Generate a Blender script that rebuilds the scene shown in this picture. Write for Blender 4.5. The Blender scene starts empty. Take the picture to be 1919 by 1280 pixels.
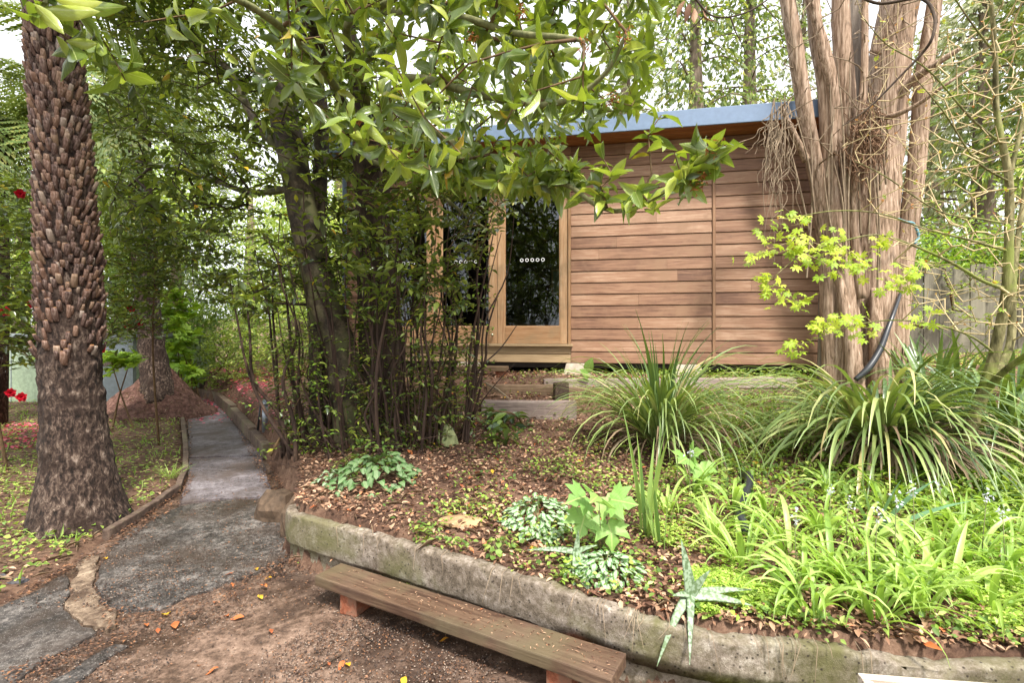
import bpy, bmesh, math, random
import numpy as np
from mathutils import Vector, Matrix, noise as mn

random.seed(11)
rng = np.random.default_rng(11)
C = bpy.context.scene.collection
sc = bpy.context.scene
PI = math.pi

# ------------------------------------------------------------------ camera, sky, sun, exposure
cam = bpy.data.cameras.new('camera'); camo = bpy.data.objects.new('camera', cam); C.objects.link(camo)
camo.location = (0, 0, 1.5); camo.rotation_euler = (math.radians(90), 0, 0)
cam.sensor_width = 36; cam.lens = 18; cam.shift_y = -15 / 1919
cam.clip_start = 0.05; cam.clip_end = 800
sc.camera = camo

SUN_EL, SUN_AZ = math.radians(58), math.radians(158)        # azimuth clockwise from +Y (north)
world = bpy.data.worlds.new('World'); sc.world = world; world.use_nodes = True
wn = world.node_tree; wn.nodes.clear()
sky = wn.nodes.new('ShaderNodeTexSky'); sky.sky_type = 'NISHITA'; sky.sun_disc = False
sky.sun_elevation = SUN_EL; sky.sun_rotation = SUN_AZ; sky.air_density = 1.0; sky.dust_density = 6.0; sky.ozone_density = 1.0
hs = wn.nodes.new('ShaderNodeHueSaturation'); hs.inputs['Saturation'].default_value = 0.22; hs.inputs['Value'].default_value = 1.0
mixw = wn.nodes.new('ShaderNodeMix'); mixw.data_type = 'RGBA'; mixw.inputs[0].default_value = 0.55
mixw.inputs[7].default_value = (9.0, 9.2, 9.6, 1)            # even white cloud deck
bg = wn.nodes.new('ShaderNodeBackground'); bg.inputs[1].default_value = 0.125
wo = wn.nodes.new('ShaderNodeOutputWorld')
wn.links.new(sky.outputs[0], hs.inputs['Color']); wn.links.new(hs.outputs[0], mixw.inputs[6])
wn.links.new(mixw.outputs[2], bg.inputs[0]); wn.links.new(bg.outputs[0], wo.inputs[0])
sun = bpy.data.lights.new('sun', 'SUN'); suno = bpy.data.objects.new('sun', sun); C.objects.link(suno)
sun.energy = 3.1; sun.angle = math.radians(6); sun.color = (1, 0.95, 0.86)
_d = Vector((math.sin(SUN_AZ) * math.cos(SUN_EL), math.cos(SUN_AZ) * math.cos(SUN_EL), math.sin(SUN_EL)))
suno.rotation_euler = _d.to_track_quat('Z', 'Y').to_euler()
sc.view_settings.view_transform = 'Standard'; sc.view_settings.look = 'None'
sc.view_settings.exposure = 1.28; sc.view_settings.gamma = 1.0
sc.cycles.max_bounces = 6; sc.cycles.transparent_max_bounces = 8; sc.cycles.diffuse_bounces = 4
sc.cycles.glossy_bounces = 3; sc.cycles.transmission_bounces = 4

# ------------------------------------------------------------------ helpers
def P(px, py, Y):
    "a point of the photograph at distance Y"
    return np.array(((px - 960) * Y / 960, Y, 1.5 - (py - 625) * Y / 960))

def G(px, py, z=0.0):
    "a point of the photograph lying at height z"
    Y = (1.5 - z) * 960 / (py - 625)
    return np.array(((px - 960) * Y / 960, Y, z))

def lin(h):
    h = h.lstrip('#'); o = []
    for i in (0, 2, 4):
        v = int(h[i:i + 2], 16) / 255
        o.append(v / 12.92 if v <= .04045 else ((v + .055) / 1.055) ** 2.4)
    return (*o, 1)

def mesh_np(name, V, F, smooth=False):
    "V (n,3); F (m,k) faces of one size"
    V = np.ascontiguousarray(V, dtype=np.float32); F = np.ascontiguousarray(F, dtype=np.int32)
    me = bpy.data.meshes.new(name)
    m, k = F.shape
    me.vertices.add(len(V)); me.vertices.foreach_set('co', V.ravel())
    me.loops.add(m * k); me.loops.foreach_set('vertex_index', F.ravel())
    me.polygons.add(m); me.polygons.foreach_set('loop_start', np.arange(m, dtype=np.int32) * k)
    me.polygons.foreach_set('loop_total', np.full(m, k, dtype=np.int32))
    if smooth: me.polygons.foreach_set('use_smooth', np.ones(m, dtype=bool))
    me.update(calc_edges=True)
    return me

def link(name, me, mats, parent=None, **props):
    o = bpy.data.objects.new(name, me); C.objects.link(o)
    if mats is not None and me is not None and len(me.materials) == 0:
        for m in (mats if isinstance(mats, (list, tuple)) else [mats]): me.materials.append(m)
    if parent is not None: o.parent = parent
    for k, v in props.items(): o[k] = v
    return o

def thing(name, label, cat, loc=(0, 0, 0), group=None, rz=0):
    o = bpy.data.objects.new(name, None); C.objects.link(o); o.location = [float(v) for v in loc]; o.rotation_euler = (0, 0, rz)
    o.empty_display_size = .1
    o['label'] = label; o['category'] = cat
    if group: o['group'] = group
    return o

def tag(o, label=None, cat=None, group=None, kind=None):
    if label: o['label'] = label
    if cat: o['category'] = cat
    if group: o['group'] = group
    if kind: o['kind'] = kind
    return o

def rel(V, parent):
    return np.asarray(V, dtype=float) - np.array(parent.location) if parent is not None else np.asarray(V, dtype=float)

class MB:
    "collects geometry for ONE mesh"
    def __init__(s): s.v = []; s.f = []; s.m = []; s.sm = []
    def add(s, V, F, mi=0, smooth=False):
        b = len(s.v); s.v.extend([tuple(map(float, p)) for p in V])
        for f in F: s.f.append(tuple(b + i for i in f)); s.m.append(mi); s.sm.append(smooth)
        return s
    def box(s, x0, x1, y0, y1, z0, z1, mi=0):
        V = [(x, y, z) for z in (z0, z1) for y in (y0, y1) for x in (x0, x1)]
        return s.add(V, [(0, 2, 3, 1), (4, 5, 7, 6), (0, 1, 5, 4), (2, 6, 7, 3), (0, 4, 6, 2), (1, 3, 7, 5)], mi)
    def tube(s, pts, rad, n=8, mi=0, caps=True, smooth=True, wob=0.0, flute=0.0, seed=0, fl_k=3.0):
        pts = [Vector(tuple(map(float, p))) for p in pts]
        N = len(pts); t = [(pts[min(i + 1, N - 1)] - pts[max(i - 1, 0)]).normalized() for i in range(N)]
        ref = Vector((1, 0, 0)) if abs(t[0].x) < .8 else Vector((0, 1, 0))
        u = (ref - t[0] * ref.dot(t[0])).normalized()
        V = []
        for i in range(N):
            u = (u - t[i] * u.dot(t[i])).normalized(); w = t[i].cross(u)
            for k in range(n):
                a = 2 * PI * k / n
                d = u * math.cos(a) + w * math.sin(a); r = rad[i]
                if wob: r *= 1 + wob * mn.noise(pts[i] * 3.0 / max(.08, rad[i] * 4) + d * 1.3 + Vector((seed, 0, 0)))
                if flute: r *= 1 + flute * mn.noise(Vector((math.cos(a) * fl_k + seed, math.sin(a) * fl_k, pts[i].z * .9)))
                V.append(pts[i] + d * r)
        F = [(i * n + k, i * n + (k + 1) % n, (i + 1) * n + (k + 1) % n, (i + 1) * n + k) for i in range(N - 1) for k in range(n)]
        if caps: F += [tuple(range(n - 1, -1, -1)), tuple((N - 1) * n + k for k in range(n))]
        return s.add(V, F, mi, smooth)
    def mesh(s, name, off=None):
        me = bpy.data.meshes.new(name)
        V = s.v if off is None else [(a - off[0], b - off[1], c - off[2]) for a, b, c in s.v]
        me.from_pydata(V, [], s.f); me.polygons.foreach_set('material_index', s.m); me.polygons.foreach_set('use_smooth', s.sm); me.update()
        return me
    def build(s, name, mats, parent=None, world=True, **props):
        off = tuple(parent.location) if (parent is not None and world) else None
        return link(name, s.mesh(name, off), mats, parent, **props)

def smooth_path(pts, rads, sub=6):
    "Catmull-Rom through (x,y,z), with radii"
    p = [np.array(q, float) for q in pts]; out = []; ro = []
    for i in range(len(p) - 1):
        a, b, c, d = p[max(i - 1, 0)], p[i], p[i + 1], p[min(i + 2, len(p) - 1)]
        for k in range(sub):
            t = k / sub
            out.append(.5 * (2 * b + (c - a) * t + (2 * a - 5 * b + 4 * c - d) * t * t + (3 * b - a - 3 * c + d) * t ** 3))
            ro.append(rads[i] * (1 - t) + rads[i + 1] * t)
    out.append(p[-1]); ro.append(rads[-1])
    return out, ro

def rough_block(name, L, W, H, mat, parent=None, loc=(0, 0, 0), rot=(0, 0, 0), bev=.01, amp=.004, cuts=6, seed=0, **props):
    "a bevelled, slightly uneven block; origin at the centre of its base"
    bm = bmesh.new(); bmesh.ops.create_cube(bm, size=1)
    for v in bm.verts: v.co = Vector((v.co.x * L, v.co.y * W, (v.co.z + .5) * H))
    bmesh.ops.bevel(bm, geom=bm.edges[:], offset=bev, segments=2, affect='EDGES', profile=.6)
    long = [e for e in bm.edges if e.calc_length() > max(L, W) * .6]
    if cuts: bmesh.ops.subdivide_edges(bm, edges=long, cuts=cuts, use_grid_fill=True)
    for v in bm.verts:
        v.co += Vector(mn.noise_vector(v.co * 5 + Vector((seed * 3.1, seed, 0)))) * amp + Vector(mn.noise_vector(v.co * 22 + Vector((seed, 0, 0)))) * amp * .35
    me = bpy.data.meshes.new(name); bm.to_mesh(me); bm.free()
    o = link(name, me, mat, parent, **props); o.location = loc; o.rotation_euler = rot
    return o

def rock(name, r, mat, loc, seed, squash=.75, parent=None, sub=3, flat=.25):
    bm = bmesh.new(); bmesh.ops.create_icosphere(bm, subdivisions=sub, radius=1)
    for v in bm.verts:
        n = v.co.normalized()
        k = 1 + .35 * mn.noise(n * 1.3 + Vector((seed, 0, 0))) + .12 * mn.noise(n * 4 + Vector((seed, 3, 0)))
        v.co = Vector((n.x * k * r[0], n.y * k * r[1], max(n.z, -flat) * k * r[2]))
    me = bpy.data.meshes.new(name); bm.to_mesh(me); bm.free()
    o = link(name, me, mat, parent); o.location = loc; o.rotation_euler = (0, 0, seed)
    return o

# ---- leaves ----------------------------------------------------------------------------
def tmpl(ys, ws, fold=.18, droop=.15, wav=0.0):
    "outline leaf: midrib + both edges, length 1 along y, width 1 along x"
    V = [(0, 0, 0)]; F = []; prev = None
    for i, (y, w) in enumerate(zip(ys, ws)):
        z = -droop * y * y; b = len(V); wv = wav * math.sin(i * 2.3)
        V += [(0, y, z), (-w / 2, y - .02, z + fold * w / 2 + wv), (w / 2, y - .02, z + fold * w / 2 - wv)]
        if prev is None: F += [(0, b + 2, b), (0, b, b + 1)]
        else: F += [(prev, prev + 2, b + 2), (prev, b + 2, b), (prev + 1, prev, b), (prev + 1, b, b + 1)]
        prev = b
    b = len(V); V.append((0, 1, -droop)); F += [(prev, prev + 2, b), (prev + 1, prev, b)]
    return np.array(V, float), np.array(F)
T_BIG = tmpl([.12, .35, .62, .85], [.45, .95, .95, .5], .25, .22, .02)
T_MID = tmpl([.4, .72], [1, .7], .22, .12)
T_TINY = (np.array([(0, 0, 0), (.5, .45, .1), (0, 1, -.1), (-.5, .45, .1)], float), np.array([(0, 1, 2), (0, 2, 3)]))
T_TINY3 = (np.array([(0, 0, 0), (.3, .5, .1), (0, 1, -.1), (-.3, .5, .1), (-.1, .35, 0), (-.75, .6, .1), (-.5, .75, 0), (.1, .35, 0), (.75, .6, .1), (.5, .75, 0)], float),
           np.array([(0, 1, 2), (0, 2, 3), (0, 4, 5), (4, 6, 5), (0, 8, 7), (7, 8, 9)]))
def _maple(n=5, teeth=True):
    V = [(0, 0, 0)]; F = []
    angs = np.linspace(-125, 125, n); lens = [.55 + .45 * math.cos(math.radians(a) * .62) for a in angs]
    for i, (a, L) in enumerate(zip(angs, lens)):
        a = math.radians(a); d = np.array((math.sin(a), math.cos(a))); p = np.array((d[1], -d[0])); b = len(V)
        w = .13 * L
        for (q, s_) in ((.38, 0.9), (.62, 1.5 if teeth else 1.1)):
            V += [(*(d * L * q - p * w * s_), .04), (*(d * L * q + p * w * s_), .04)]
        V.append((*(d * L), -.12))
        F += [(0, b, b + 1), (b, b + 2, b + 1), (b + 1, b + 2, b + 3), (b + 2, b + 4, b + 3)]
    return np.array(V, float) * .62, np.array(F)
T_MAPLE = _maple(7)
def _syc():
    V = [(0, .0, 0)]; F = []
    out = [(-.15, -.1), (-.42, .02), (-.5, -.06), (-.56, .12), (-.74, .22), (-.52, .32), (-.6, .5), (-.66, .68), (-.36, .56), (-.24, .52), (-.26, .72), (-.12, .84), (0, 1.06)]
    pts = out + [(-x, y) for x, y in out[-2::-1]]
    for x, y in pts: V.append((x, y, .10 * abs(x) - .16 * y * y))
    V.append((0, .45, -.02))
    c = len(V) - 1
    for i in range(1, len(pts)): F.append((c, i + 1, i))
    F.append((c, 1, 0)); F.append((c, 0, len(pts)))
    return np.array(V, float), np.array(F)
T_SYC = _syc()
def _clover():
    V = []; F = []
    for k in range(3):
        a = k * 2 * PI / 3; b = len(V)
        for (r, da, z) in ((0, 0, 0), (.32, -.75, .05), (.62, -.5, .0), (.55, 0, -.04), (.62, .5, .0), (.32, .75, .05)):
            V.append((r * math.sin(a + da), r * math.cos(a + da), z))
        F += [(b, b + 1, b + 2), (b, b + 2, b + 3), (b, b + 3, b + 4), (b, b + 4, b + 5)]
    return np.array(V, float), np.array(F)
T_CLOVER = _clover()

def unit(a): return a / np.maximum(1e-9, np.linalg.norm(a, axis=-1, keepdims=True))

def leaf_arrays(T, c, d, up, L, W):
    c = np.asarray(c, float); d = unit(np.asarray(d, float)); up = np.asarray(up, float)
    n = len(c); L = np.broadcast_to(L, n)[:, None, None]; W = np.broadcast_to(W, n)[:, None, None]
    s = unit(np.cross(d, up)); nn = np.cross(s, d)
    TV, TF = T
    V = c[:, None, :] + L * TV[None, :, 1:2] * d[:, None, :] + W * TV[None, :, 0:1] * s[:, None, :] + L * TV[None, :, 2:3] * nn[:, None, :]
    F = TF[None] + (np.arange(n) * len(TV))[:, None, None]
    return V.reshape(-1, 3), F.reshape(-1, 3)

def leaf_cloud(name, T, c, d, up, L, W, mat, parent=None, smooth=True, **props):
    V, F = leaf_arrays(T, c, d, up, L, W)
    return link(name, mesh_np(name, rel(V, parent), F, smooth), mat, parent, **props)

def leaf_parts(name, T, c, d, up, L, W, mat, parent, variants=3):
    "each leaf an object, sharing a few meshes"
    mes = []
    for k in range(variants):
        V = T[0].copy(); V[:, 2] += .06 * k * np.sin(V[:, 1] * 5 + k) * (1 if k % 2 else -1)
        me = mesh_np(name, V, T[1], True); me.materials.append(mat); mes.append(me)
    c = rel(c, parent); d = unit(np.asarray(d, float)); s = unit(np.cross(d, up)); nn = np.cross(s, d)
    L = np.broadcast_to(L, len(c)); W = np.broadcast_to(W, len(c))
    for i in range(len(c)):
        o = bpy.data.objects.new(name, mes[i % variants]); C.objects.link(o); o.parent = parent
        M = Matrix.Identity(4)
        for r in range(3):
            M[r][0] = s[i][r] * W[i]; M[r][1] = d[i][r] * L[i]; M[r][2] = nn[i][r] * L[i]; M[r][3] = c[i][r]
        o.matrix_local = M

def rdir(n): return unit(rng.normal(size=(n, 3)))

# ---- branching skeleton: every target is joined to the nearest part of what has grown -----
class Skel:
    def __init__(s): s.p = []; s.par = []; s.r = []
    def chain(s, pts, rads, parent=-1):
        for q, r in zip(pts, rads):
            s.p.append(np.array(q, float)); s.par.append(parent); s.r.append(r); parent = len(s.p) - 1
        return parent
    def grow(s, targets, step=.22, jit=.05, sag=.0, tip=.0025, maxlen=None, exp=.42, up=.0):
        base = len(s.p)
        P0 = np.array(s.p); root = P0.mean(axis=0)
        targets = sorted([np.array(t, float) for t in targets], key=lambda t: np.min(np.linalg.norm(P0 - t, axis=1)))
        ends = []; buf = np.zeros((len(P0) + len(targets) * 40, 3)); buf[:len(P0)] = P0; n = len(P0)
        for t in targets:
            dd = np.linalg.norm(buf[:n] - t, axis=1) + .35 * np.maximum(0, buf[:n, 2] - t[2])
            i = int(np.argmin(dd)); a = buf[i].copy(); D = np.linalg.norm(t - a)
            k = max(1, min(30, int(D / step))); par = i
            side = rng.normal(size=3) * D * .10
            for j in range(1, k + 1):
                q = j / k; pt = a + (t - a) * q + side * math.sin(q * PI) + rng.normal(size=3) * jit * (0 if j == k else 1) * step * 2
                pt[2] += up * D * math.sin(q * PI)
                if n >= len(buf): buf = np.vstack([buf, np.zeros((1000, 3))])
                buf[n] = pt; s.p.append(pt); s.par.append(par); s.r.append(None); par = n; n += 1
            ends.append(n - 1)
        cnt = np.zeros(n)
        for e in ends:
            j = e
            while j >= base: cnt[j] += 1; j = s.par[j]
        for j in range(base, n): s.r[j] = tip * max(1, cnt[j]) ** exp
        for j in range(base, n):                    # never thicker than what carries it
            pr = s.r[s.par[j]]
            if pr is not None and s.r[j] > pr * .85: s.r[j] = pr * .85
        return ends
    def arrays(s, i0=0, sides=5):
        idx = [i for i in range(i0, len(s.p)) if s.par[i] >= 0]
        b = np.array([s.p[i] for i in idx]); a = np.array([s.p[s.par[i]] for i in idx])
        rb = np.array([s.r[i] for i in idx]); ra = np.array([min(s.r[s.par[i]], s.r[i] * 1.5) for i in idx])
        d = unit(b - a); ref = np.tile([.31, .77, .55], (len(d), 1)); u = unit(np.cross(d, ref)); w = np.cross(d, u)
        n = len(idx); ang = np.arange(sides) * 2 * PI / sides
        ring = np.cos(ang)[None, :, None] * u[:, None, :] + np.sin(ang)[None, :, None] * w[:, None, :]
        V = np.concatenate([a[:, None] + ring * ra[:, None, None], b[:, None] + ring * rb[:, None, None]], axis=1).reshape(-1, 3)
        k = np.arange(sides); f = np.stack([k, (k + 1) % sides, (k + 1) % sides + sides, k + sides], axis=1)
        F = (f[None] + (np.arange(n) * 2 * sides)[:, None, None]).reshape(-1, 4)
        return V, F
    def dirs(s, ends):
        return unit(np.array([s.p[e] - s.p[s.par[e]] for e in ends]))

def rosettes(pos, dirs, nper, L, spread=(60, 95), back=.10, Lv=.3):
    "leaves in whorls round twig ends -> c, d, up, len"
    c = []; d = []; u = []; l = []
    for p, t in zip(pos, dirs):
        t = unit(t + np.array((0, 0, .25)))
        ref = np.array((.3, .2, .93)); a = unit(np.cross(t, ref)); b = np.cross(t, a); ph = rng.uniform(0, 6.3)
        n = int(rng.integers(nper[0], nper[1] + 1))
        for k in range(n):
            an = ph + k * 2.4; el = math.radians(rng.uniform(*spread))
            r = a * math.cos(an) + b * math.sin(an)
            dd = t * math.cos(el) + r * math.sin(el); dd[2] -= .15
            c.append(p - t * back * rng.uniform(0, 1)); d.append(dd); u.append(t + rng.normal(size=3) * .25); l.append(L * rng.uniform(1 - Lv, 1 + Lv))
    return np.array(c), np.array(d), np.array(u), np.array(l)

def sprays(pos, dirs, n, L, span=.35, fl=.5, Lv=.25, width=55):
    "leaves set alternately along a twig"
    c = []; d = []; u = []; l = []
    for p, t in zip(pos, dirs):
        t = unit(t * np.array((1, 1, .5)) + rng.normal(size=3) * .15); up = unit(np.array((0, 0, 1)) + rng.normal(size=3) * fl * .4)
        s = unit(np.cross(t, up)); ph = rng.integers(2)
        for k in range(n):
            q = k / n; sg = 1 if (k + ph) % 2 else -1; a = math.radians(rng.normal(width * (1 - .5 * q), 12))
            dd = t * math.cos(a) + s * sg * math.sin(a) + rng.normal(size=3) * .12 - np.array((0, 0, .15))
            c.append(p - t * span * (1 - q)); d.append(dd); u.append(up + rng.normal(size=3) * fl * .5); l.append(L * (1.05 - .35 * q) * rng.uniform(1 - Lv, 1 + Lv))
    return np.array(c), np.array(d), np.array(u), np.array(l)

def inpoly(x, y, poly):
    x = np.asarray(x, float); y = np.asarray(y, float); r = np.zeros(x.shape, bool); j = len(poly) - 1
    for i in range(len(poly)):
        xi, yi = poly[i]; xj, yj = poly[j]
        if yi != yj: r ^= ((yi > y) != (yj > y)) & (x < (xj - xi) * (y - yi) / (yj - yi) + xi)
        j = i
    return r

def sample_view(poly, Y0, Y1, n, power=1.0):
    "points filling a volume between two distances, whose outline is poly"
    xs = [p[0] for p in poly]; ys = [p[1] for p in poly]; out = []
    while len(out) < n:
        px = rng.uniform(min(xs), max(xs), 400); py = rng.uniform(min(ys), max(ys), 400); ok = inpoly(px, py, poly)
        for a, b in zip(px[ok], py[ok]):
            out.append(P(a, b, Y0 + (Y1 - Y0) * rng.uniform() ** power))
    return out[:n]

# ------------------------------------------------------------------ materials
def newmat(name):
    m = bpy.data.materials.new(name); m.use_nodes = True; nt = m.node_tree; nt.nodes.clear()
    out = nt.nodes.new('ShaderNodeOutputMaterial'); return m, nt, out
def N(nt, t, **kw):
    n = nt.nodes.new(t)
    for k, v in kw.items(): setattr(n, k, v)
    return n
def ramp(nt, fac, stops):
    r = N(nt, 'ShaderNodeValToRGB'); e = r.color_ramp.elements
    while len(e) < len(stops): e.new(.5)
    for i, (p, c) in enumerate(stops): e[i].position = p; e[i].color = c
    nt.links.new(fac, r.inputs[0]); return r.outputs[0]
def texn(nt, co, scale, detail=6, rough=.6, dist=0.0):
    n = N(nt, 'ShaderNodeTexNoise'); n.inputs['Scale'].default_value = scale; n.inputs['Detail'].default_value = detail
    n.inputs['Roughness'].default_value = rough; n.inputs['Distortion'].default_value = dist
    if co is not None: nt.links.new(co, n.inputs['Vector'])
    return n.outputs[0]
def mixc(nt, f, a, b, mode='MIX'):
    m = N(nt, 'ShaderNodeMix', data_type='RGBA', blend_type=mode)
    for i, v in ((0, f), (6, a), (7, b)):
        if hasattr(v, 'type') and not isinstance(v, (int, float, tuple)): nt.links.new(v, m.inputs[i])
        else: m.inputs[i].default_value = v
    return m.outputs[2]
def mapping(nt, co, scale=(1, 1, 1), rot=(0, 0, 0)):
    m = N(nt, 'ShaderNodeMapping'); m.inputs['Scale'].default_value = scale; m.inputs['Rotation'].default_value = rot
    nt.links.new(co, m.inputs['Vector']); return m.outputs[0]
def bump(nt, h, strength=.5, dist=.01):
    b = N(nt, 'ShaderNodeBump'); b.inputs['Strength'].default_value = strength; b.inputs['Distance'].default_value = dist
    nt.links.new(h, b.inputs['Height']); return b.outputs[0]
def princ(nt, out, col, rough=.7, nrm=None, spec=.4, metal=0):
    p = N(nt, 'ShaderNodeBsdfPrincipled')
    for i, v in (('Base Color', col), ('Roughness', rough), ('Specular IOR Level', spec), ('Metallic', metal)):
        if hasattr(v, 'type') and not isinstance(v, (int, float, tuple)): nt.links.new(v, p.inputs[i])
        else: p.inputs[i].default_value = v
    if nrm is not None: nt.links.new(nrm, p.inputs['Normal'])
    if out is not None: nt.links.new(p.outputs[0], out.inputs[0])
    return p
def randval(nt, seed=0.0):
    "a value per leaf: per mesh island plus per object"
    g = N(nt, 'ShaderNodeNewGeometry'); o = N(nt, 'ShaderNodeObjectInfo')
    a = N(nt, 'ShaderNodeMath', operation='ADD'); nt.links.new(g.outputs['Random Per Island'], a.inputs[0]); nt.links.new(o.outputs['Random'], a.inputs[1])
    b = N(nt, 'ShaderNodeMath', operation='MULTIPLY_ADD'); nt.links.new(a.outputs[0], b.inputs[0]); b.inputs[1].default_value = 1 + seed * 7.3; b.inputs[2].default_value = seed
    f = N(nt, 'ShaderNodeMath', operation='FRACT'); nt.links.new(b.outputs[0], f.inputs[0]); return f.outputs[0]

def leafmat(name, stops, rough=.42, trans=.35, spec=.5, tcol=None, vein=0.0, silver=None, centre=None):
    m, nt, out = newmat(name)
    rv = randval(nt)
    col = ramp(nt, rv, [(p, lin(c)) for p, c in stops])
    co = N(nt, 'ShaderNodeTexCoord').outputs['Object']
    nz = texn(nt, co, 9, 3)
    col = mixc(nt, .35, col, mixc(nt, nz, (.35, .35, .35, 1), (1.5, 1.5, 1.4, 1)), 'MULTIPLY')
    if silver is not None:
        v = N(nt, 'ShaderNodeTexNoise'); v.inputs['Scale'].default_value = silver; v.inputs['Detail'].default_value = 1
        nt.links.new(co, v.inputs['Vector'])
        f = ramp(nt, v.outputs[0], [(.42, (0, 0, 0, 1)), (.55, (1, 1, 1, 1))])
        col = mixc(nt, f, col, (.22, .29, .19, 1))
    bp = bump(nt, texn(nt, co, 60, 3), .25, .004)
    if vein or centre:      # single leaf meshes: x across (-.5 to .5), y along (0 to 1)
        sp = N(nt, 'ShaderNodeSeparateXYZ'); nt.links.new(co, sp.inputs[0])
        def mth(op, a, b=None, c=None):
            m_ = N(nt, 'ShaderNodeMath', operation=op)
            for i_, v_ in enumerate((a, b, c)):
                if v_ is None: continue
                if isinstance(v_, (int, float)): m_.inputs[i_].default_value = v_
                else: nt.links.new(v_, m_.inputs[i_])
            return m_.outputs[0]
        ax = mth('ABSOLUTE', sp.outputs[0]); rib = mth('LESS_THAN', ax, .022)
        fr = mth('FRACT', mth('MULTIPLY', mth('MULTIPLY_ADD', ax, -.7, sp.outputs[1]), 8.0)); side_ = mth('LESS_THAN', fr, .13)
        if centre:
            nz2 = texn(nt, co, 14, 3); f = mth('LESS_THAN', mth('MULTIPLY_ADD', nz2, .30, ax), .37)
            col = mixc(nt, mth('MULTIPLY', f, .85), col, lin(centre)); col = mixc(nt, mth('MULTIPLY', mth('MAXIMUM', rib, side_), .5), col, lin('5a7848'))
        if vein:
            col = mixc(nt, mth('MULTIPLY', rib, .6), col, lin('b8c078')); col = mixc(nt, mth('MULTIPLY', side_, vein), col, lin('a8b468'))
            bp = bump(nt, mth('MAXIMUM', rib, mth('MULTIPLY', side_, .6)), .3, .03)
        blot = ramp(nt, texn(nt, co, 5, 4), [(.66, (0, 0, 0, 1)), (.72, (.6, .6, .6, 1))]); col = mixc(nt, blot, col, lin('8a6a3a')) if vein else col
    p = princ(nt, None, col, rough, bp, spec)
    t = N(nt, 'ShaderNodeBsdfTranslucent')
    tc = mixc(nt, .55, col, lin(tcol or 'a8c020'), 'MIX')
    nt.links.new(tc, t.inputs[0]); mx = N(nt, 'ShaderNodeMixShader'); mx.inputs[0].default_value = trans
    nt.links.new(p.outputs[0], mx.inputs[1]); nt.links.new(t.outputs[0], mx.inputs[2]); nt.links.new(mx.outputs[0], out.inputs[0])
    return m

M = {}
_st = [(0, '3c4c28'), (.3, '586c32'), (.6, '788c3a'), (.88, 'a4b04c'), (.985, 'a0a43a'), (1, 'c0912e')]
M['leaf_big'] = leafmat('glossy_green_leaf', _st, .28, .33, .8)
M['leaf_big_part'] = leafmat('veined_glossy_leaf', _st, .26, .33, .85, vein=.16)
M['leaf_big_dark'] = leafmat('dark_glossy_leaf', [(0, '304430'), (.4, '465e3c'), (.8, '5e7848'), (1, '78903f')], .36, .25)
M['leaf_mid'] = leafmat('bay_leaf', [(0, '344424'), (.35, '4c5c30'), (.7, '6a7a3c'), (.93, '94a248'), (.99, 'a5a83a'), (1, 'd0a030')], .27, .2, .85)
M['leaf_bright'] = leafmat('lime_leaf', [(0, '6a9034'), (.5, '86ac3c'), (1, 'a8c44c')], .5, .45)  # the leaf's own lime green, tone picked per leaf
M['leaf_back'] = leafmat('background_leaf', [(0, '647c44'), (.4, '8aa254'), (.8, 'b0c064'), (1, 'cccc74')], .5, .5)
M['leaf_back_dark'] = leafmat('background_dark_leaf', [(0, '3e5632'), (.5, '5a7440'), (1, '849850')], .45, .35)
M['conifer'] = leafmat('conifer_spray', [(0, '566b38'), (.5, '74874a'), (.85, '97a052'), (1, 'b5b050')], .7, .35)
M['conifer_pale'] = leafmat('pale_conifer_spray', [(0, '78845c'), (.5, 'a0a67e'), (1, 'd0ccb0')], .7, .35)
M['fern'] = leafmat('fern_frond', [(0, '47602a'), (.5, '5f7434'), (1, '84823e')], .55, .3, tcol='90a038')
M['maple'] = leafmat('lime_maple_leaf', [(0, '88a82c'), (.5, 'a8c038'), (1, 'c8d04c')], .5, .42, tcol='c0d030')
M['maple_bud'] = leafmat('orange_maple_bud', [(0, 'b4642e'), (.5, 'c88a3a'), (1, 'cbbf4a')], .6, .35, tcol='d08030')
M['sycamore'] = leafmat('pale_sycamore_leaf', [(0, '6f9a48'), (1, '94ba60')], .5, .35, tcol='a0d050', vein=.3)
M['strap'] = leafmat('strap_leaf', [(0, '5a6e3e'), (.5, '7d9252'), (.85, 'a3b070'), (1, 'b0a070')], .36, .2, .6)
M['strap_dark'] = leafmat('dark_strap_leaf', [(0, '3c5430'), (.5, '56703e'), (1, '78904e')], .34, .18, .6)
M['strap_lime'] = leafmat('lime_strap_leaf', [(0, '7f9e48'), (.5, '9cb858'), (1, 'bcd080')], .38, .4, tcol='b8e040')
M['strap_dead'] = leafmat('dead_strap_leaf', [(0, '6f5c48'), (.5, '8f7a62'), (1, 'a8967c')], .8, .15, tcol='a08060')
M['iris'] = leafmat('blue_green_iris_leaf', [(0, '5e8768'), (1, '789f7c')], .5, .25)
M['iris_green'] = leafmat('iris_green_leaf', [(0, '6a8c50'), (1, '9cb460')], .45, .3)
M['clover'] = leafmat('clover_leaf', [(0, '7c9e34'), (.4, '9cbc48'), (.8, 'bcd066'), (1, 'd8dc8c')], .6, .4, tcol='c8e040')
M['weed'] = leafmat('weed_leaf', [(0, '4c6a30'), (.4, '6f8f40'), (.8, '93ab50'), (1, 'b4c06a')], .55, .4)
M['lamium_green'] = leafmat('green_silver_marked_leaf', [(0, '34542c'), (.5, '466c38'), (1, '628648')], .5, .2, centre='7c9468')
M['lamium'] = leafmat('silver_marked_leaf', [(0, '3c6634'), (.5, '4f7c3e'), (1, '6c9450')], .5, .2, centre='b0bfa4')
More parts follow.
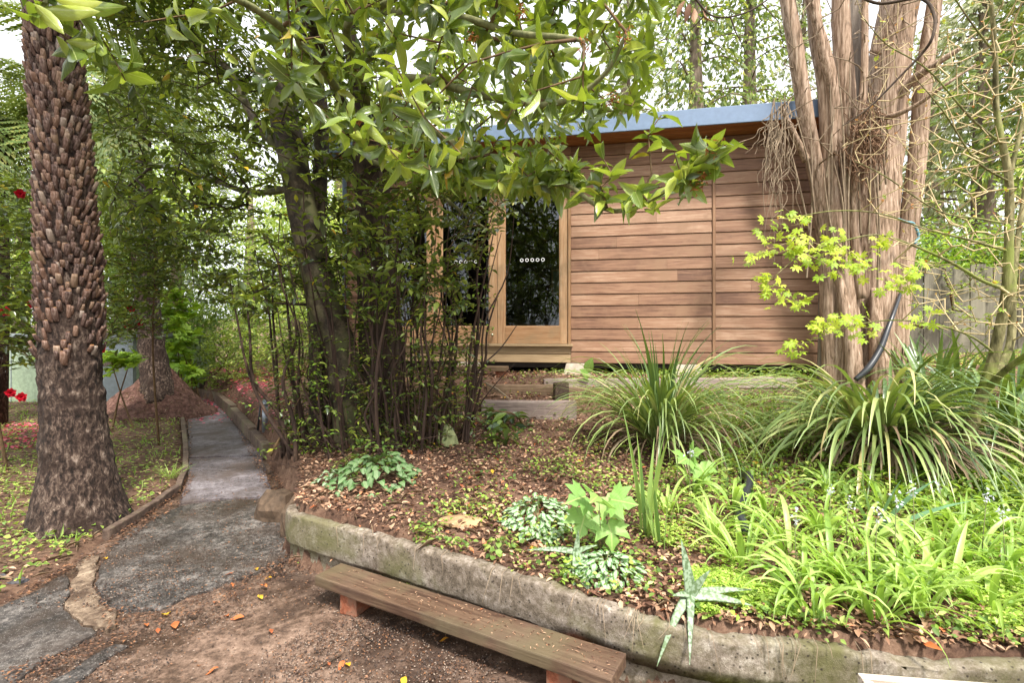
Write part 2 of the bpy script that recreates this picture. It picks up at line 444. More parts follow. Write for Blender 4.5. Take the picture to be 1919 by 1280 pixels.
M['litter'] = leafmat('dead_leaf', [(0, '4a3228'), (.25, '6c4a38'), (.5, '8c6850'), (.75, 'ad8a70'), (.93, 'c8a88c'), (1, 'b8683a')], .75, .1, tcol='a06030')
M['litter_dark'] = leafmat('damp_dead_leaf', [(0, '2e1f18'), (.5, '54392a'), (.85, '7d5a42'), (1, '8c6040')], .6, .05, tcol='804020')
M['petal'] = leafmat('pink_petal', [(0, 'b03048'), (.5, 'd0506a'), (1, 'e08898')], .6, .25, tcol='e04060')
M['red'] = leafmat('red_camellia', [(0, 'a01020'), (1, 'd02038')], .5, .2, tcol='d01020')
M['yellow_leaf'] = leafmat('yellow_dead_leaf', [(0, 'c8861e'), (.5, 'd8a428'), (1, 'c8b23c')], .6, .2, tcol='e0a020')
M['orange_leaf'] = leafmat('orange_dead_leaf', [(0, '96502e'), (1, 'c0703c')], .65, .1, tcol='d06020')
M['flower_dry'] = leafmat('dry_flower', [(0, '6a3c1c'), (.6, '9a5c2a'), (1, 'b8823e')], .8, .15, tcol='a06020')
M['white_flower'] = leafmat('pale_flower', [(0, 'c8cce0'), (1, 'e6e6f0')], .6, .3, tcol='e0e0f0')

def bark(name, stops, vs=.22, scale=14, bd=.012, bs=.8, rough=.85, moss=None, sc2=60):
    m, nt, out = newmat(name); co = N(nt, 'ShaderNodeTexCoord').outputs['Object']
    mp = mapping(nt, co, (1, 1, vs)); a = texn(nt, mp, scale, 8, .65, .4); b = texn(nt, mp, sc2, 5, .6)
    mm = N(nt, 'ShaderNodeMath', operation='MULTIPLY_ADD'); nt.links.new(b, mm.inputs[0]); mm.inputs[1].default_value = .35; nt.links.new(a, mm.inputs[2])
    m2 = N(nt, 'ShaderNodeMath', operation='SUBTRACT'); nt.links.new(mm.outputs[0], m2.inputs[0]); m2.inputs[1].default_value = .175
    col = ramp(nt, m2.outputs[0], [(p, lin(c)) for p, c in stops])
    if moss:
        f = ramp(nt, texn(nt, co, 3.5, 5, .6), [(.48, (0, 0, 0, 1)), (.62, (.8, .8, .8, 1))]); col = mixc(nt, f, col, lin(moss))
    princ(nt, out, col, rough, bump(nt, m2.outputs[0], bs, bd), .3)
    return m
M['bark_smooth'] = bark('smooth_grey_bark', [(.36, '261f18'), (.5, '463b2e'), (.64, '6c5f4c')], 1.0, 7, .006, .5, .7, '5a5c38')
M['bark_dark'] = bark('dark_bark', [(.3, '241c16'), (.5, '40342a'), (.75, '5d4e40')], .5, 12, .01)
M['bark_stem'] = bark('brown_stem_bark', [(.3, '241a14'), (.55, '42322a'), (.8, '665040')], .2, 18, .004)
M['bark_cedar'] = bark('stringy_cypress_bark', [(.32, '443528'), (.43, '7c6652'), (.54, '9c8470'), (.70, 'bea894')], .07, 46, .012, .8, .9, None, 150)
M['bark_cedar_grey'] = bark('grey_cypress_bark', [(.3, '5a5048'), (.55, '807468'), (.8, 'a09484')], .08, 26, .015, 1)
M['bark_fern'] = bark('fibrous_fern_trunk', [(.36, '1a1310'), (.48, '3a2d27'), (.58, '5e4e44'), (.70, '8c7c70')], .5, 30, .03, 1.0, .95, '30231d', 70)
M['twig_green'] = bark('green_twig', [(.3, '55583a'), (.6, '7c7c54'), (.8, '98906a')], .4, 20, .003)
M['twig_pale'] = bark('pale_budding_twig', [(.3, 'a08e68'), (.6, 'c0ac84'), (.8, 'd4c2a0')], .4, 20, .002)
M['twig_brown'] = bark('brown_twig', [(.3, '40301f'), (.6, '6c563c'), (.8, '8d7856')], .4, 20, .003)
M['bark_maple'] = bark('green_maple_bark', [(.35, '3e3a20'), (.5, '686240'), (.65, '928a64')], .3, 16, .01, .8, .8, '76803a')
M['bark_far'] = bark('far_trunk_bark', [(.3, '4c4036'), (.55, '776858'), (.8, '9a8c78')], .15, 8, .02, .8)
M['nest'] = bark('dead_spray_brown', [(.3, '5c4434'), (.55, '86684f'), (.8, 'a88a70')], .4, 20, .003)
M['vine'] = bark('dry_vine', [(.3, '6c5c4c'), (.6, '94826c'), (.8, 'b0a08c')], .4, 20, .003)

def wood(name, stops, axis='x', scale=9, rough=.6, bd=.004, spread=.55, stain=None, gloss=None):
    "grain along the local x; tone per board"
    m, nt, out = newmat(name); co = N(nt, 'ShaderNodeTexCoord').outputs['Object']
    oi = N(nt, 'ShaderNodeObjectInfo')
    sh = N(nt, 'ShaderNodeVectorMath', operation='ADD'); nt.links.new(co, sh.inputs[0])
    cmb = N(nt, 'ShaderNodeCombineXYZ'); mu = N(nt, 'ShaderNodeMath', operation='MULTIPLY'); nt.links.new(oi.outputs['Random'], mu.inputs[0]); mu.inputs[1].default_value = 37.0
    for i in range(3): nt.links.new(mu.outputs[0], cmb.inputs[i])
    nt.links.new(cmb.outputs[0], sh.inputs[1])
    s = {'x': (.06, 1, 1), 'z': (1, 1, .06)}[axis]
    mp = mapping(nt, sh.outputs[0], s)
    g = texn(nt, mp, scale * 5, 6, .65, .6); big = texn(nt, mapping(nt, sh.outputs[0], (.5, 1, 1) if axis == 'x' else (1, 1, .5)), 2.2, 4, .6)
    v = N(nt, 'ShaderNodeMath', operation='MULTIPLY_ADD'); nt.links.new(oi.outputs['Random'], v.inputs[0]); v.inputs[1].default_value = spread * .5; v.inputs[2].default_value = -.25 * spread
    a = N(nt, 'ShaderNodeMath', operation='MULTIPLY_ADD'); nt.links.new(g, a.inputs[0]); a.inputs[1].default_value = .62; nt.links.new(v.outputs[0], a.inputs[2])
    b = N(nt, 'ShaderNodeMath', operation='MULTIPLY_ADD'); nt.links.new(big, b.inputs[0]); b.inputs[1].default_value = .38; nt.links.new(a.outputs[0], b.inputs[2])
    col = ramp(nt, b.outputs[0], [(p, lin(c)) for p, c in stops])
    if stain:
        f = ramp(nt, texn(nt, co, 3.0, 5, .65), [(.47, (0, 0, 0, 1)), (.64, (.85, .85, .85, 1))]); col = mixc(nt, f, col, lin(stain))
    rr = rough
    if gloss: rr = ramp(nt, texn(nt, co, 4, 4), [(.4, (gloss,) * 3 + (1,)), (.65, (rough,) * 3 + (1,))])
    princ(nt, out, col, rr, bump(nt, g, .5, bd), .4)
    return m
M['cedar'] = wood('cedar_cladding', [(.25, '483026'), (.40, '70503e'), (.54, '906c54'), (.72, 'b09078')], spread=.34, stain='8a6a52')
M['cedar_pale'] = wood('weathered_cedar', [(.25, '7a6248'), (.5, '9c8464'), (.75, 'b8a07e')], spread=.3)
M['door_wood'] = wood('varnished_door_frame', [(.25, '6e4c30'), (.42, '926c4a'), (.58, 'ab8764'), (.78, 'c0a284')], spread=.35, stain='8e7658')
M['door_wood_v'] = wood('varnished_door_stile', [(.25, '6e4c30'), (.42, '926c4a'), (.58, 'ab8764'), (.78, 'c0a284')], axis='z', spread=.35, stain='8e7658')
M['soffit'] = wood('soffit_board', [(.25, '6a3e20'), (.5, '8f5a32'), (.75, 'a87044')], spread=.3)
M['sleeper'] = wood('old_sleeper', [(.28, '3a2a20'), (.45, '68523f'), (.6, '8c745c'), (.76, 'b09c82')], spread=.4, stain='6d5a44', bd=.012)
M['sleeper_grey'] = wood('grey_sleeper', [(.28, '4a3c34'), (.5, '80706a'), (.72, 'a8988e')], spread=.4, bd=.012)
M['bench'] = wood('wet_bench_plank', [(.28, '241812'), (.42, '46342a'), (.56, '655040'), (.72, '86705a')], spread=.1, stain='5f5440', rough=.6, gloss=.28, bd=.006)
M['trim_wood'] = wood('dark_corner_trim', [(.25, '6a4834'), (.5, '8c6a50'), (.75, 'a88468')], axis='z', spread=.2)
M['fence'] = wood('grey_fence_paling', [(.25, '4a463c'), (.5, '6c6658'), (.75, '8a8472')], axis='z', spread=.5)
M['paint_white'] = wood('flaking_white_paint', [(.30, '6a4a38'), (.40, 'b8aa9a'), (.55, 'd0c8bc'), (.7, 'd8d2c8')], spread=.1, stain='b0a494')

def flat(name, col, rough=.6, metal=0, bs=.2, spec=.5, var=.25):
    m, nt, out = newmat(name); co = N(nt, 'ShaderNodeTexCoord').outputs['Object']; n = texn(nt, co, 14, 6, .65)
    c = lin(col); a = tuple(v * (1 - var) for v in c[:3]) + (1,); b = tuple(min(1, v * (1 + var)) for v in c[:3]) + (1,)
    princ(nt, out, ramp(nt, n, [(.3, a), (.7, b)]), rough, bump(nt, texn(nt, co, 80, 4), bs, .002), spec, metal); return m
M['grit_pale'] = flat('pale_grit', '85766a', .9, 0, .2, .3, .5); M['grit_dark'] = flat('dark_grit', '352c28', .9)
M['fascia'] = flat('blue_grey_steel', '6b7d96', .35, 0, .05, .5, .1)
M['black_plastic'] = flat('black_plastic', '26282c', .35, 0, .1)
M['grey_metal'] = flat('galvanised_metal', '8a9098', .4, .7, .2)
M['knob'] = flat('brass_knob', 'c8bfa0', .25, .8, .05)
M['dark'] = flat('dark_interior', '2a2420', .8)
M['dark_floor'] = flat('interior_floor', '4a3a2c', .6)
M['white_print'] = flat('white_print', 'e8e8e8', .6, 0, .0, .5, .02)
M['cloth'] = flat('cream_cloth', 'b8a888', .9)
M['picture'] = flat('picture_print', '8a9a8a', .6, 0, 0, .4, .5)
M['rope'] = flat('blue_rope', '5e8a94', .8)
M['stone'] = flat('garden_stone', '8a7a5e', .85, 0, 1.0, .3, .4)
M['stone_brown'] = flat('brown_stone', '58483a', .8, 0, 1.0, .3, .55)
M['stone_green'] = flat('lichen_stone', '8f9468', .9, 0, 1.0, .3, .35)
M['stone_dark'] = flat('dark_stone', '4a484c', .7, 0, 1, .3, .3)
M['log'] = flat('rotten_wood', '9a7e5e', .85, 0, 1, .3, .5)
M['panel_green'] = flat('pale_green_panel', '8fa086', .35, 0, .1, .5, .3)
M['frame_grey'] = flat('grey_frame', '7d8688', .5, 0, .2, .5, .15)
M['terracotta'] = flat('terracotta', 'a8684a', .85)

def glassmat():
    m, nt, out = newmat('window_glass')
    g = N(nt, 'ShaderNodeBsdfGlossy'); g.inputs['Roughness'].default_value = .01; g.inputs[0].default_value = (1, 1, 1, 1)
    t = N(nt, 'ShaderNodeBsdfTransparent'); t.inputs[0].default_value = (.62, .66, .68, 1)
    f = N(nt, 'ShaderNodeFresnel'); f.inputs[0].default_value = 1.6
    co = N(nt, 'ShaderNodeTexCoord').outputs['Object']; b = bump(nt, texn(nt, co, 2.5, 2), .04, .02); nt.links.new(b, g.inputs['Normal']); nt.links.new(b, f.inputs['Normal'])
    mx = N(nt, 'ShaderNodeMixShader'); nt.links.new(f.outputs[0], mx.inputs[0]); nt.links.new(t.outputs[0], mx.inputs[1]); nt.links.new(g.outputs[0], mx.inputs[2]); nt.links.new(mx.outputs[0], out.inputs[0])
    return m
M['glass'] = glassmat()

def ground_mat(name, stops, s1=2.0, s2=45, bd=.02, rough=.95, patch=None, wet=False, speck=None):
    m, nt, out = newmat(name); co = N(nt, 'ShaderNodeTexCoord').outputs['Object']
    a = texn(nt, co, s1, 8, .75, .3); b = texn(nt, co, s2 * .32, 10, .82)
    mm = N(nt, 'ShaderNodeMath', operation='MULTIPLY_ADD'); nt.links.new(b, mm.inputs[0]); mm.inputs[1].default_value = .6; m3 = N(nt, 'ShaderNodeMath', operation='MULTIPLY'); nt.links.new(a, m3.inputs[0]); m3.inputs[1].default_value = .4; nt.links.new(m3.outputs[0], mm.inputs[2])
    col = ramp(nt, mm.outputs[0], [(p, lin(c)) for p, c in stops])
    if patch:
        f = ramp(nt, texn(nt, co, patch[1], 6, .65, .5), [(patch[2], (0, 0, 0, 1)), (patch[3], (1, 1, 1, 1))]); col = mixc(nt, f, col, mixc(nt, .88, col, lin(patch[0])))
    if speck:
        v = N(nt, 'ShaderNodeTexVoronoi'); v.inputs['Scale'].default_value = speck[1]; nt.links.new(co, v.inputs['Vector'])
        f = ramp(nt, v.outputs['Distance'], [(speck[2], (1, 1, 1, 1)), (speck[2] + .12, (0, 0, 0, 1))]); col = mixc(nt, f, col, lin(speck[0]))
    r = rough
    if wet: r = ramp(nt, a, [(.4, (.35, .35, .35, 1)), (.6, (rough,) * 3 + (1,))])
    princ(nt, out, col, r, bump(nt, mm.outputs[0], .9, bd), .35); return m
M['soil'] = ground_mat('garden_soil', [(.36, '36251d'), (.48, '5a4234'), (.58, '7d6250'), (.68, 'a48c78')], 1.4, 42, .035)
M['asphalt'] = ground_mat('old_asphalt', [(.42, '1e1b1a'), (.5, '4a4542'), (.58, '857e78')], 1.3, 75, .025, .85, ('40342c', 1.9, .44, .62), True, ('9c9690', 90, .10))
M['concrete_path'] = ground_mat('grey_path_concrete', [(.40, '443e3f'), (.5, '686164'), (.60, '8c868a')], 1.3, 60, .008, .8, ('4e423c', 1.5, .46, .62))
M['paving'] = ground_mat('stained_concrete', [(.40, '261c17'), (.48, '524034'), (.56, '80695a'), (.66, 'b09a86')], 1.1, 42, .014, .85, ('30221a', .8, .46, .60), True)
M['mortar'] = ground_mat('tan_mortar', [(.42, '4a3a2e'), (.5, '7d6a58'), (.58, 'a8947e')], 2, 60, .03, .9, ('4a382b', 5, .48, .6))
M['wall_concrete'] = ground_mat('mossy_cast_concrete', [(.38, '3c342a'), (.47, '6c6052'), (.55, '92867a'), (.64, 'ccc2b6')], 1.5, 70, .02, .9, ('62603a', 1.3, .5, .66), speck=('3e362e', 34, .10))
M['kerb'] = ground_mat('stained_kerb_concrete', [(.38, '382c26'), (.5, '5f4e44'), (.62, '877464')], 2, 50, .012, .9, ('6f6850', 2.5, .5, .62))
M['block'] = ground_mat('concrete_block', [(.35, '8a7f70'), (.5, 'aba090'), (.65, 'c4bcae')], 2, 50, .006, .9)
M['brick'] = ground_mat('orange_brick', [(.38, '54301f'), (.5, '8a5038'), (.62, 'a87860')], 4, 60, .006, .85, ('7a5a48', 9, .5, .6))
M['moss'] = ground_mat('moss', [(.35, '4c5a18'), (.5, '6f7c26'), (.65, '93983c')], 6, 90, .02, .95)
M['mound'] = bark('root_mound_bark', [(.3, '35211c'), (.5, '5c4138'), (.7, '806258')], .8, 16, .03, 1, .95)

# ------------------------------------------------------------------ terrain
WALL = np.array([(-1.52, 3.47), (-1.40, 3.29), (-.63, 2.84), (.33, 2.26), (.62, 2.12), (1.1, 2.02), (1.87, 1.89), (3.6, 1.66)])
EDGE = np.array([(3.6, 1.66), (1.87, 1.89), (1.1, 2.02), (.62, 2.12), (.33, 2.26), (-.63, 2.84), (-1.40, 3.29), (-1.56, 3.50), (-1.66, 3.8), (-1.9, 4.35), (-2.3, 5.1), (-3.05, 6.35), (-3.9, 7.6), (-4.85, 9.0), (-5.7, 10.3), (-6.9, 11.6), (-7.6, 12.6)])
BED = [tuple(p) for p in EDGE] + [(-8, 60), (60, 60), (60, 1.2)]
LEFT_EDGE = [tuple(G(*q)[:2]) for q in ((-700, 1500), (-60, 1165), (60, 1112), (140, 1066), (205, 1012), (250, 985), (290, 957), (335, 925), (350, 888), (349, 850), (346, 800), (352, 775), (372, 758))]
LEFTBED = LEFT_EDGE + [(-7.3, 12.0), (-9, 60), (-60, 60), (-60, -20)]

def dist_poly(x, y, pl):
    d = np.full(x.shape, 1e9)
    for (ax, ay), (bx, by) in zip(pl[:-1], pl[1:]):
        vx, vy = bx - ax, by - ay; t = np.clip(((x - ax) * vx + (y - ay) * vy) / (vx * vx + vy * vy), 0, 1)
        d = np.minimum(d, np.hypot(x - ax - t * vx, y - ay - t * vy))
    return d
def sstep(v, a, b): t = np.clip((v - a) / (b - a), 0, 1); return t * t * (3 - 2 * t)
def vnoise(x, y, s, seed=0):
    "cheap smooth 2-D noise from summed sines"
    r = 0
    for k in range(5):
        a = seed * 1.7 + k * 1.9; f = s * (1 + .37 * k)
        r = r + np.sin(x * f * math.cos(a) + y * f * math.sin(a) + k * 2.1 + seed) * np.cos(y * f * math.cos(a * 1.3) - x * f * .6 * math.sin(a) + k)
    return r / 5
def T(x, y):
    x = np.asarray(x, float); y = np.asarray(y, float)
    hr = np.interp(y, [1.5, 2.2, 2.8, 3.4, 4, 5, 5.35, 5.55, 5.9, 6.12, 8, 12, 20, 60], [.272, .292, .345, .39, .45, .56, .60, .72, .77, .95, .97, 1.1, 1.8, 6])
    hl = np.interp(y, [2, 3.2, 4, 5, 7, 9, 14, 20, 60], [.32, .335, .33, .34, .37, .42, .8, 1.7, 6])
    w = sstep(x + np.maximum(0, y - 6) * .45, -2.0, -.7)
    h = hl * (1 - w) + hr * w
    h = h + np.clip(x - 3.2, 0, 30) * .05 * sstep(y, 3, 6)
    h = h + .022 * vnoise(x, y, 3.1, 1) * sstep(y, 2.2, 3) + .010 * vnoise(x, y, 9, 2)
    db = dist_poly(x, y, EDGE); ins = inpoly(x, y, BED)
    kk = sstep(db, .015, .07); hb = np.where(ins, h * kk - .03 * (1 - kk), -.03)
    dl = dist_poly(x, y, LEFT_EDGE); il = inpoly(x, y, LEFTBED)
    hlft = .045 + .016 * vnoise(x, y, 4, 3) + .008 * vnoise(x, y, 11, 4) + np.clip(y - 12, 0, 60) * .06
    mound = 0 * .95 * np.exp(-(((x + 6.35) / .95) ** 2 + ((y - 9.6) / .8) ** 2)) + 0 * np.exp(-(((x + 7.4) / 1.2) ** 2 + ((y - 9.2) / .9) ** 2))
    hlft = hlft + mound * sstep(dl, 0, .5)
    return np.where(il, -.03 + (hlft + .03) * sstep(dl, -.02, .10), hb) + np.where(~ins & ~il, np.clip(y - 12.5, 0, 60) * .06, 0)
def T1(x, y): return float(T(np.array([x]), np.array([y]))[0])

def axis(a, b, n, focus, k):
    t = np.linspace(-1, 1, n); s = np.sinh(t * k) / math.sinh(k)
    return np.where(s < 0, focus + s * (focus - a), focus + s * (b - focus))
gx = axis(-45, 45, 420, 0, 3.2); gy = axis(-12, 70, 420, 3.2, 3.6)
X, Y = np.meshgrid(gx, gy); Z = T(X, Y)
V = np.stack([X, Y, Z], -1).reshape(-1, 3); n = len(gx)
i, j = np.meshgrid(np.arange(len(gy) - 1), np.arange(n - 1), indexing='ij'); a = (i * n + j).ravel()
link('ground', mesh_np('ground', V, np.stack([a, a + 1, a + n + 1, a + n], 1), True), M['soil'], kind='structure')

# paving sheet in front, and along the path
gx = np.linspace(-9, 6, 160); gy = np.linspace(-8, 13, 200); X, Y = np.meshgrid(gx, gy)
Z = .003 * vnoise(X, Y, 6, 5); V = np.stack([X, Y, Z], -1).reshape(-1, 3); n = len(gx)
i, j = np.meshgrid(np.arange(len(gy) - 1), np.arange(n - 1), indexing='ij'); a = (i * n + j).ravel()
link('paving', mesh_np('paving', V, np.stack([a, a + 1, a + n + 1, a + n], 1), True), M['paving'], kind='structure')

def slab(name, pix, z, mat, jit=.012, zb=-.02, parent=None, step=.05, **props):
    pts = [G(*q)[:2] for q in pix]; out = []
    for k in range(len(pts)):
        a, b = pts[k], pts[(k + 1) % len(pts)]; m = max(1, int(np.linalg.norm(b - a) / step))
        for q in range(m):
            p = a + (b - a) * q / m; e = mn.noise_vector(Vector((p[0] * 9, p[1] * 9, 1))) * jit * 2 + mn.noise_vector(Vector((p[0] * 40, p[1] * 40, 1))) * jit * .6
            out.append((p[0] + e.x, p[1] + e.y))
    bm = bmesh.new()
    top = [bm.verts.new((p[0], p[1], z)) for p in out]; bot = [bm.verts.new((p[0], p[1], zb)) for p in out]
    f = bm.faces.new(top)
    if f.normal.z < 0: f.normal_flip()
    for k in range(len(out)):
        q = (k + 1) % len(out); bm.faces.new((top[k], bot[k], bot[q], top[q]))
    bmesh.ops.recalc_face_normals(bm, faces=bm.faces[:])
    top_e = [e for e in bm.edges if abs(e.verts[0].co.z - z) < 1e-6 and abs(e.verts[1].co.z - z) < 1e-6]
    bmesh.ops.bevel(bm, geom=top_e, offset=.005, segments=1, affect='EDGES')
    bmesh.ops.triangulate(bm, faces=[f for f in bm.faces if len(f.verts) > 4])
    me = bpy.data.meshes.new(name); bm.to_mesh(me); bm.free()
    return link(name, me, mat, parent, **props)
pathroot = bpy.data.objects.new('path', None); C.objects.link(pathroot); pathroot['kind'] = 'structure'
slab('slab', [(352, 760), (372, 748), (400, 752), (430, 786), (465, 828), (490, 857), (353, 861)], .030, M['concrete_path'], .006, parent=pathroot)
slab('slab', [(353, 864), (491, 859), (512, 935), (420, 938), (335, 948), (352, 905)], .026, M['concrete_path'], .008, parent=pathroot)
slab('slab', [(330, 953), (420, 941), (508, 938), (545, 975), (575, 1018), (560, 1045), (480, 1080), (420, 1098), (300, 1146), (235, 1150), (205, 1146), (180, 1112), (188, 1062), (215, 1024), (262, 992)], .020, M['asphalt'], .018, parent=pathroot)
slab('slab', [(-260, 1240), (-60, 1172), (60, 1118), (120, 1082), (133, 1095), (124, 1130), (122, 1150), (142, 1172), (178, 1194), (120, 1225), (60, 1262), (-40, 1330), (-200, 1450), (-500, 1450)], .020, M['asphalt'], .015, parent=pathroot)
slab('slab', [(100, 1280), (170, 1235), (215, 1210), (240, 1214), (180, 1255), (110, 1310), (40, 1370), (-60, 1440), (-40, 1380)], .012, M['asphalt'], .012, parent=pathroot)
slab('mortar_strip', [(150, 1052), (186, 1048), (180, 1066), (174, 1108), (186, 1132), (212, 1158), (222, 1178), (200, 1192), (172, 1186), (140, 1168), (126, 1148), (130, 1122), (140, 1092), (142, 1070)], .024, M['mortar'], .022, parent=pathroot)

# right-hand kerb of the path, one cast piece after another
kp = [G(*q)[:2] for q in ((370, 746), (396, 752), (431, 786), (466, 829), (492, 860))]
kr = bpy.data.objects.new('kerb', None); C.objects.link(kr); kr['kind'] = 'structure'
for k in range(4):
    a, b = kp[k], kp[k + 1]; L = np.linalg.norm(b - a); c = (a + b) / 2; d = (b - a) / L; nrm = np.array((-d[1], d[0])); nrm *= np.sign(nrm[0])
    c = c + nrm * .055
    rough_block('kerb_stone', L + .01, .11, [.2, .24, .2, .17][k] + .03, M['kerb'], kr, (c[0], c[1], -.03), (0, 0, math.atan2(d[1], d[0])), .012, .008, 10, k)
ep = [G(*q)[:2] for q in ((330, 775), (344, 790), (351, 840), (352, 888), (337, 925), (292, 957), (252, 985), (206, 1012))]
er = bpy.data.objects.new('path_edging', None); C.objects.link(er); er['kind'] = 'structure'
for k in range(len(ep) - 1):
    a, b = ep[k], ep[k + 1]; L = np.linalg.norm(b - a); c = (a + b) / 2; d = (b - a) / L
    rough_block('edging_strip', L + .02, .055, .10, M['kerb'], er, (c[0] - .02, c[1], -.02), (0, 0, math.atan2(d[1], d[0])), .01, .008, 8, 20 + k)

# ------------------------------------------------------------------ cast concrete retaining wall
wp, _ = smooth_path([(*p, 0) for p in WALL], [0] * len(WALL), 40)
wp = np.array(wp)[:, :2]; tg = unit(np.gradient(wp, axis=0)); nr = np.stack([tg[:, 1], -tg[:, 0]], 1)
nr *= np.sign((nr * (wp - np.array((1.0, 5.0)))).sum(1))[:, None]
prof = [(-.03, -.05), (-.03, .0), (-.03, .05), (-.03, .10), (-.028, .122), (-.004, .132), (.0, .145), (.0, .21), (.0, .26), (.0, .30), (.0, .325), (-.003, .334), (-.010, .338), (-.03, .340), (-.05, .340), (-.07, .337), (-.08, .325), (-.085, .28), (-.09, .15)]
V = []
for k in range(len(wp)):
    zs = 1.0
    for (o, z) in prof:
        x, y = wp[k] + nr[k] * o; e = mn.noise_vector(Vector((x * 4, y * 4, z * 6))) * .005 + mn.noise_vector(Vector((x * 18, y * 18, z * 18))) * .005
        crumb = (-.035 * max(0, mn.noise(Vector((x * 2.2, y * 2.2, 7)))) - .03 * max(0, mn.noise(Vector((x * 13, y * 13, 2))))) if z > .3 else 0
        drop = -.07 * min(1, max(0, (x - .1) / .8)) if z > .14 else 0
        V.append((x + e.x, y + e.y, z + (e.z if z > .1 else 0) + crumb + drop))
m = len(prof); k, q = np.meshgrid(np.arange(len(wp) - 1), np.arange(m - 1), indexing='ij'); a = (k * m + q).ravel()
V = np.array(V); F = np.stack([a, a + 1, a + m + 1, a + m], 1)
w = thing('retaining_wall', 'low mossy cast concrete retaining wall holding up the garden bed', 'wall', (0, 2.6, 0))
wall_o = link('wall_body', mesh_np('wall_body', rel(V, w), F, False), M['wall_concrete'], w)
mb = MB(); e0 = [tuple(v) for v in V[:m]]; mb.add(e0, [tuple(range(m))]); mb.build('end_face', M['wall_concrete'], w)

# ------------------------------------------------------------------ bench plank, bricks, white trough
a = G(640, 1055, .172); b = G(1174, 1226, .172); d = (b - a) / np.linalg.norm(b - a); nn2 = np.array((d[1], -d[0], 0)); Lb = np.linalg.norm(b - a)
c = (a + b) / 2 + nn2 * .092
bench = rough_block('bench_plank', Lb, .185, .056, M['bench'], None, (c[0], c[1], .116), (0, 0, math.atan2(d[1], d[0])), .006, .003, 24, 5)
tag(bench, 'long wet dark timber plank laid on bricks as a bench against the concrete wall', 'bench')
for (px, py), lab in zip(((660, 1150), (1052, 1300)), ('orange brick standing on edge under the far end of the bench plank', 'orange brick under the near end of the bench plank')):
    g = G(px, py); o = rough_block('brick', .11, .215, .113, M['brick'], None, (g[0] + .03, g[1] + .07, .002), (0, 0, math.atan2(d[1], d[0]) + .12), .006, .003, 4, px)
    tag(o, lab, 'brick', 'bricks propping the bench plank')
tr = thing('planter_trough', 'flaking white painted wooden planter box in the bottom corner of the view', 'planter', (1.12, 1.66, 0), rz=math.radians(-7))
for nm, (x0, x1, y0, y1, z0, z1) in (('side_board', (0, 1.3, -.028, 0, .0, .395)), ('side_board', (0, 1.3, -.40, -.372, 0, .395)), ('end_board', (0, .028, -.372, -.028, 0, .392)), ('end_board', (1.272, 1.3, -.372, -.028, 0, .392))):
    o = rough_block(nm, x1 - x0, y1 - y0, z1 - z0, M['paint_white'], tr, ((x0 + x1) / 2, (y0 + y1) / 2, z0 + .004), (0, 0, 0), .004, .002, 4, x1)
mb = MB(); mb.box(.028, 1.272, -.372, -.028, .0, .375); mb.build('potting_soil', M['soil'], tr, world=False)

# ------------------------------------------------------------------ stones
for nm, px, py, Y0, r, mt, lab in (
    ('stone', 517, 965, 4.12, (.16, .12, .20), 'stone_brown', 'squat brown stone standing beside the path, left of its twin'),
    ('stone', 557, 968, 3.78, (.10, .11, .25), 'stone_brown', 'ochre stone leaning against the rounded end of the concrete wall'),
    ('stone', 838, 868, 4.55, (.125, .09, .12), 'stone_green', 'lichen green square rock under the stems in the garden bed'),
    ('stone', 866, 1012, 3.05, (.15, .07, .035), 'log', 'flat pale splintered lump of wood and stone near the wall top'),
    ('stone', 35, 1108, 3.02, (.055, .05, .045), 'stone_dark', 'small dark round stone at the edge of the asphalt'),
    ('stone', -6, 1104, 3.05, (.05, .05, .05), 'stone_dark', 'dark stone cut off by the left edge of the view'),
    ('stone', 1700, 672, 6.4, (.13, .1, .09), 'stone_brown', 'sandy stone on the slope just right of the cypress trunk')):
    g = P(px, py, Y0); z = T1(g[0], g[1]) if px > 600 else 0
    tag(rock(nm, r, M[mt], (g[0], g[1], max(z, 0) + r[2] * .25), px * .37), lab, 'stone')

# ------------------------------------------------------------------ sleepers
def sleeper(px0, py0, px1, py1, Y0, Y1, H, W, mat, lab, seed, z=None, name='sleeper'):
    a = P(px0, py0, Y0); b = P(px1, py1, Y1); L = np.linalg.norm(b - a); c = (a + b) / 2
    o = rough_block(name, L, W, H, M[mat], None, (c[0], c[1] + W / 2, c[2] - H), (0, -math.asin((b[2] - a[2]) / L), math.atan2(b[1] - a[1], b[0] - a[0])), .012, .008, 14, seed)
    return tag(o, lab, 'sleeper', 'sleepers edging the garden steps')
sleeper(903, 752, 1082, 753, 5.40, 5.30, .21, .12, 'sleeper_grey', 'lower grey sleeper with a pale cracked face above the leaf litter', 1)
sleeper(914, 722, 1040, 722, 5.95, 5.9, .17, .12, 'sleeper', 'short dark cracked sleeper below the loose step plank', 2)
sleeper(1066, 727, 1500, 731, 5.94, 5.80, .17, .12, 'sleeper', 'long pale lower sleeper behind the big tussock, under another', 3)
sleeper(1020, 711, 1240, 710, 6.02, 5.96, .10, .14, 'sleeper_grey', 'upper weathered sleeper left of the tussock tips, in front of the concrete block', 4)
sleeper(1250, 710, 1496, 708, 5.95, 5.86, .12, .14, 'sleeper_grey', 'upper bleached sleeper between the tussock and the cypress trunk', 6)
g = P(1052, 716, 5.78); o = rough_block('sleeper_post', .17, .10, .40, M['bark_dark'], None, (g[0], g[1], g[2] - .40), (0, 0, .1), .02, .01, 4, 8)
tag(o, 'short dark upright post end where two sleepers meet', 'post')
a = P(910, 718, 5.7); b = P(955, 748, 5.45); mb = MB(); mb.tube([a, (a + b) / 2 + .01, b], [.012, .013, .01], 6); o = mb.build('fallen_stick', M['vine']); tag(o, 'straight pinkish stick leaning on the lower sleeper', 'stick')

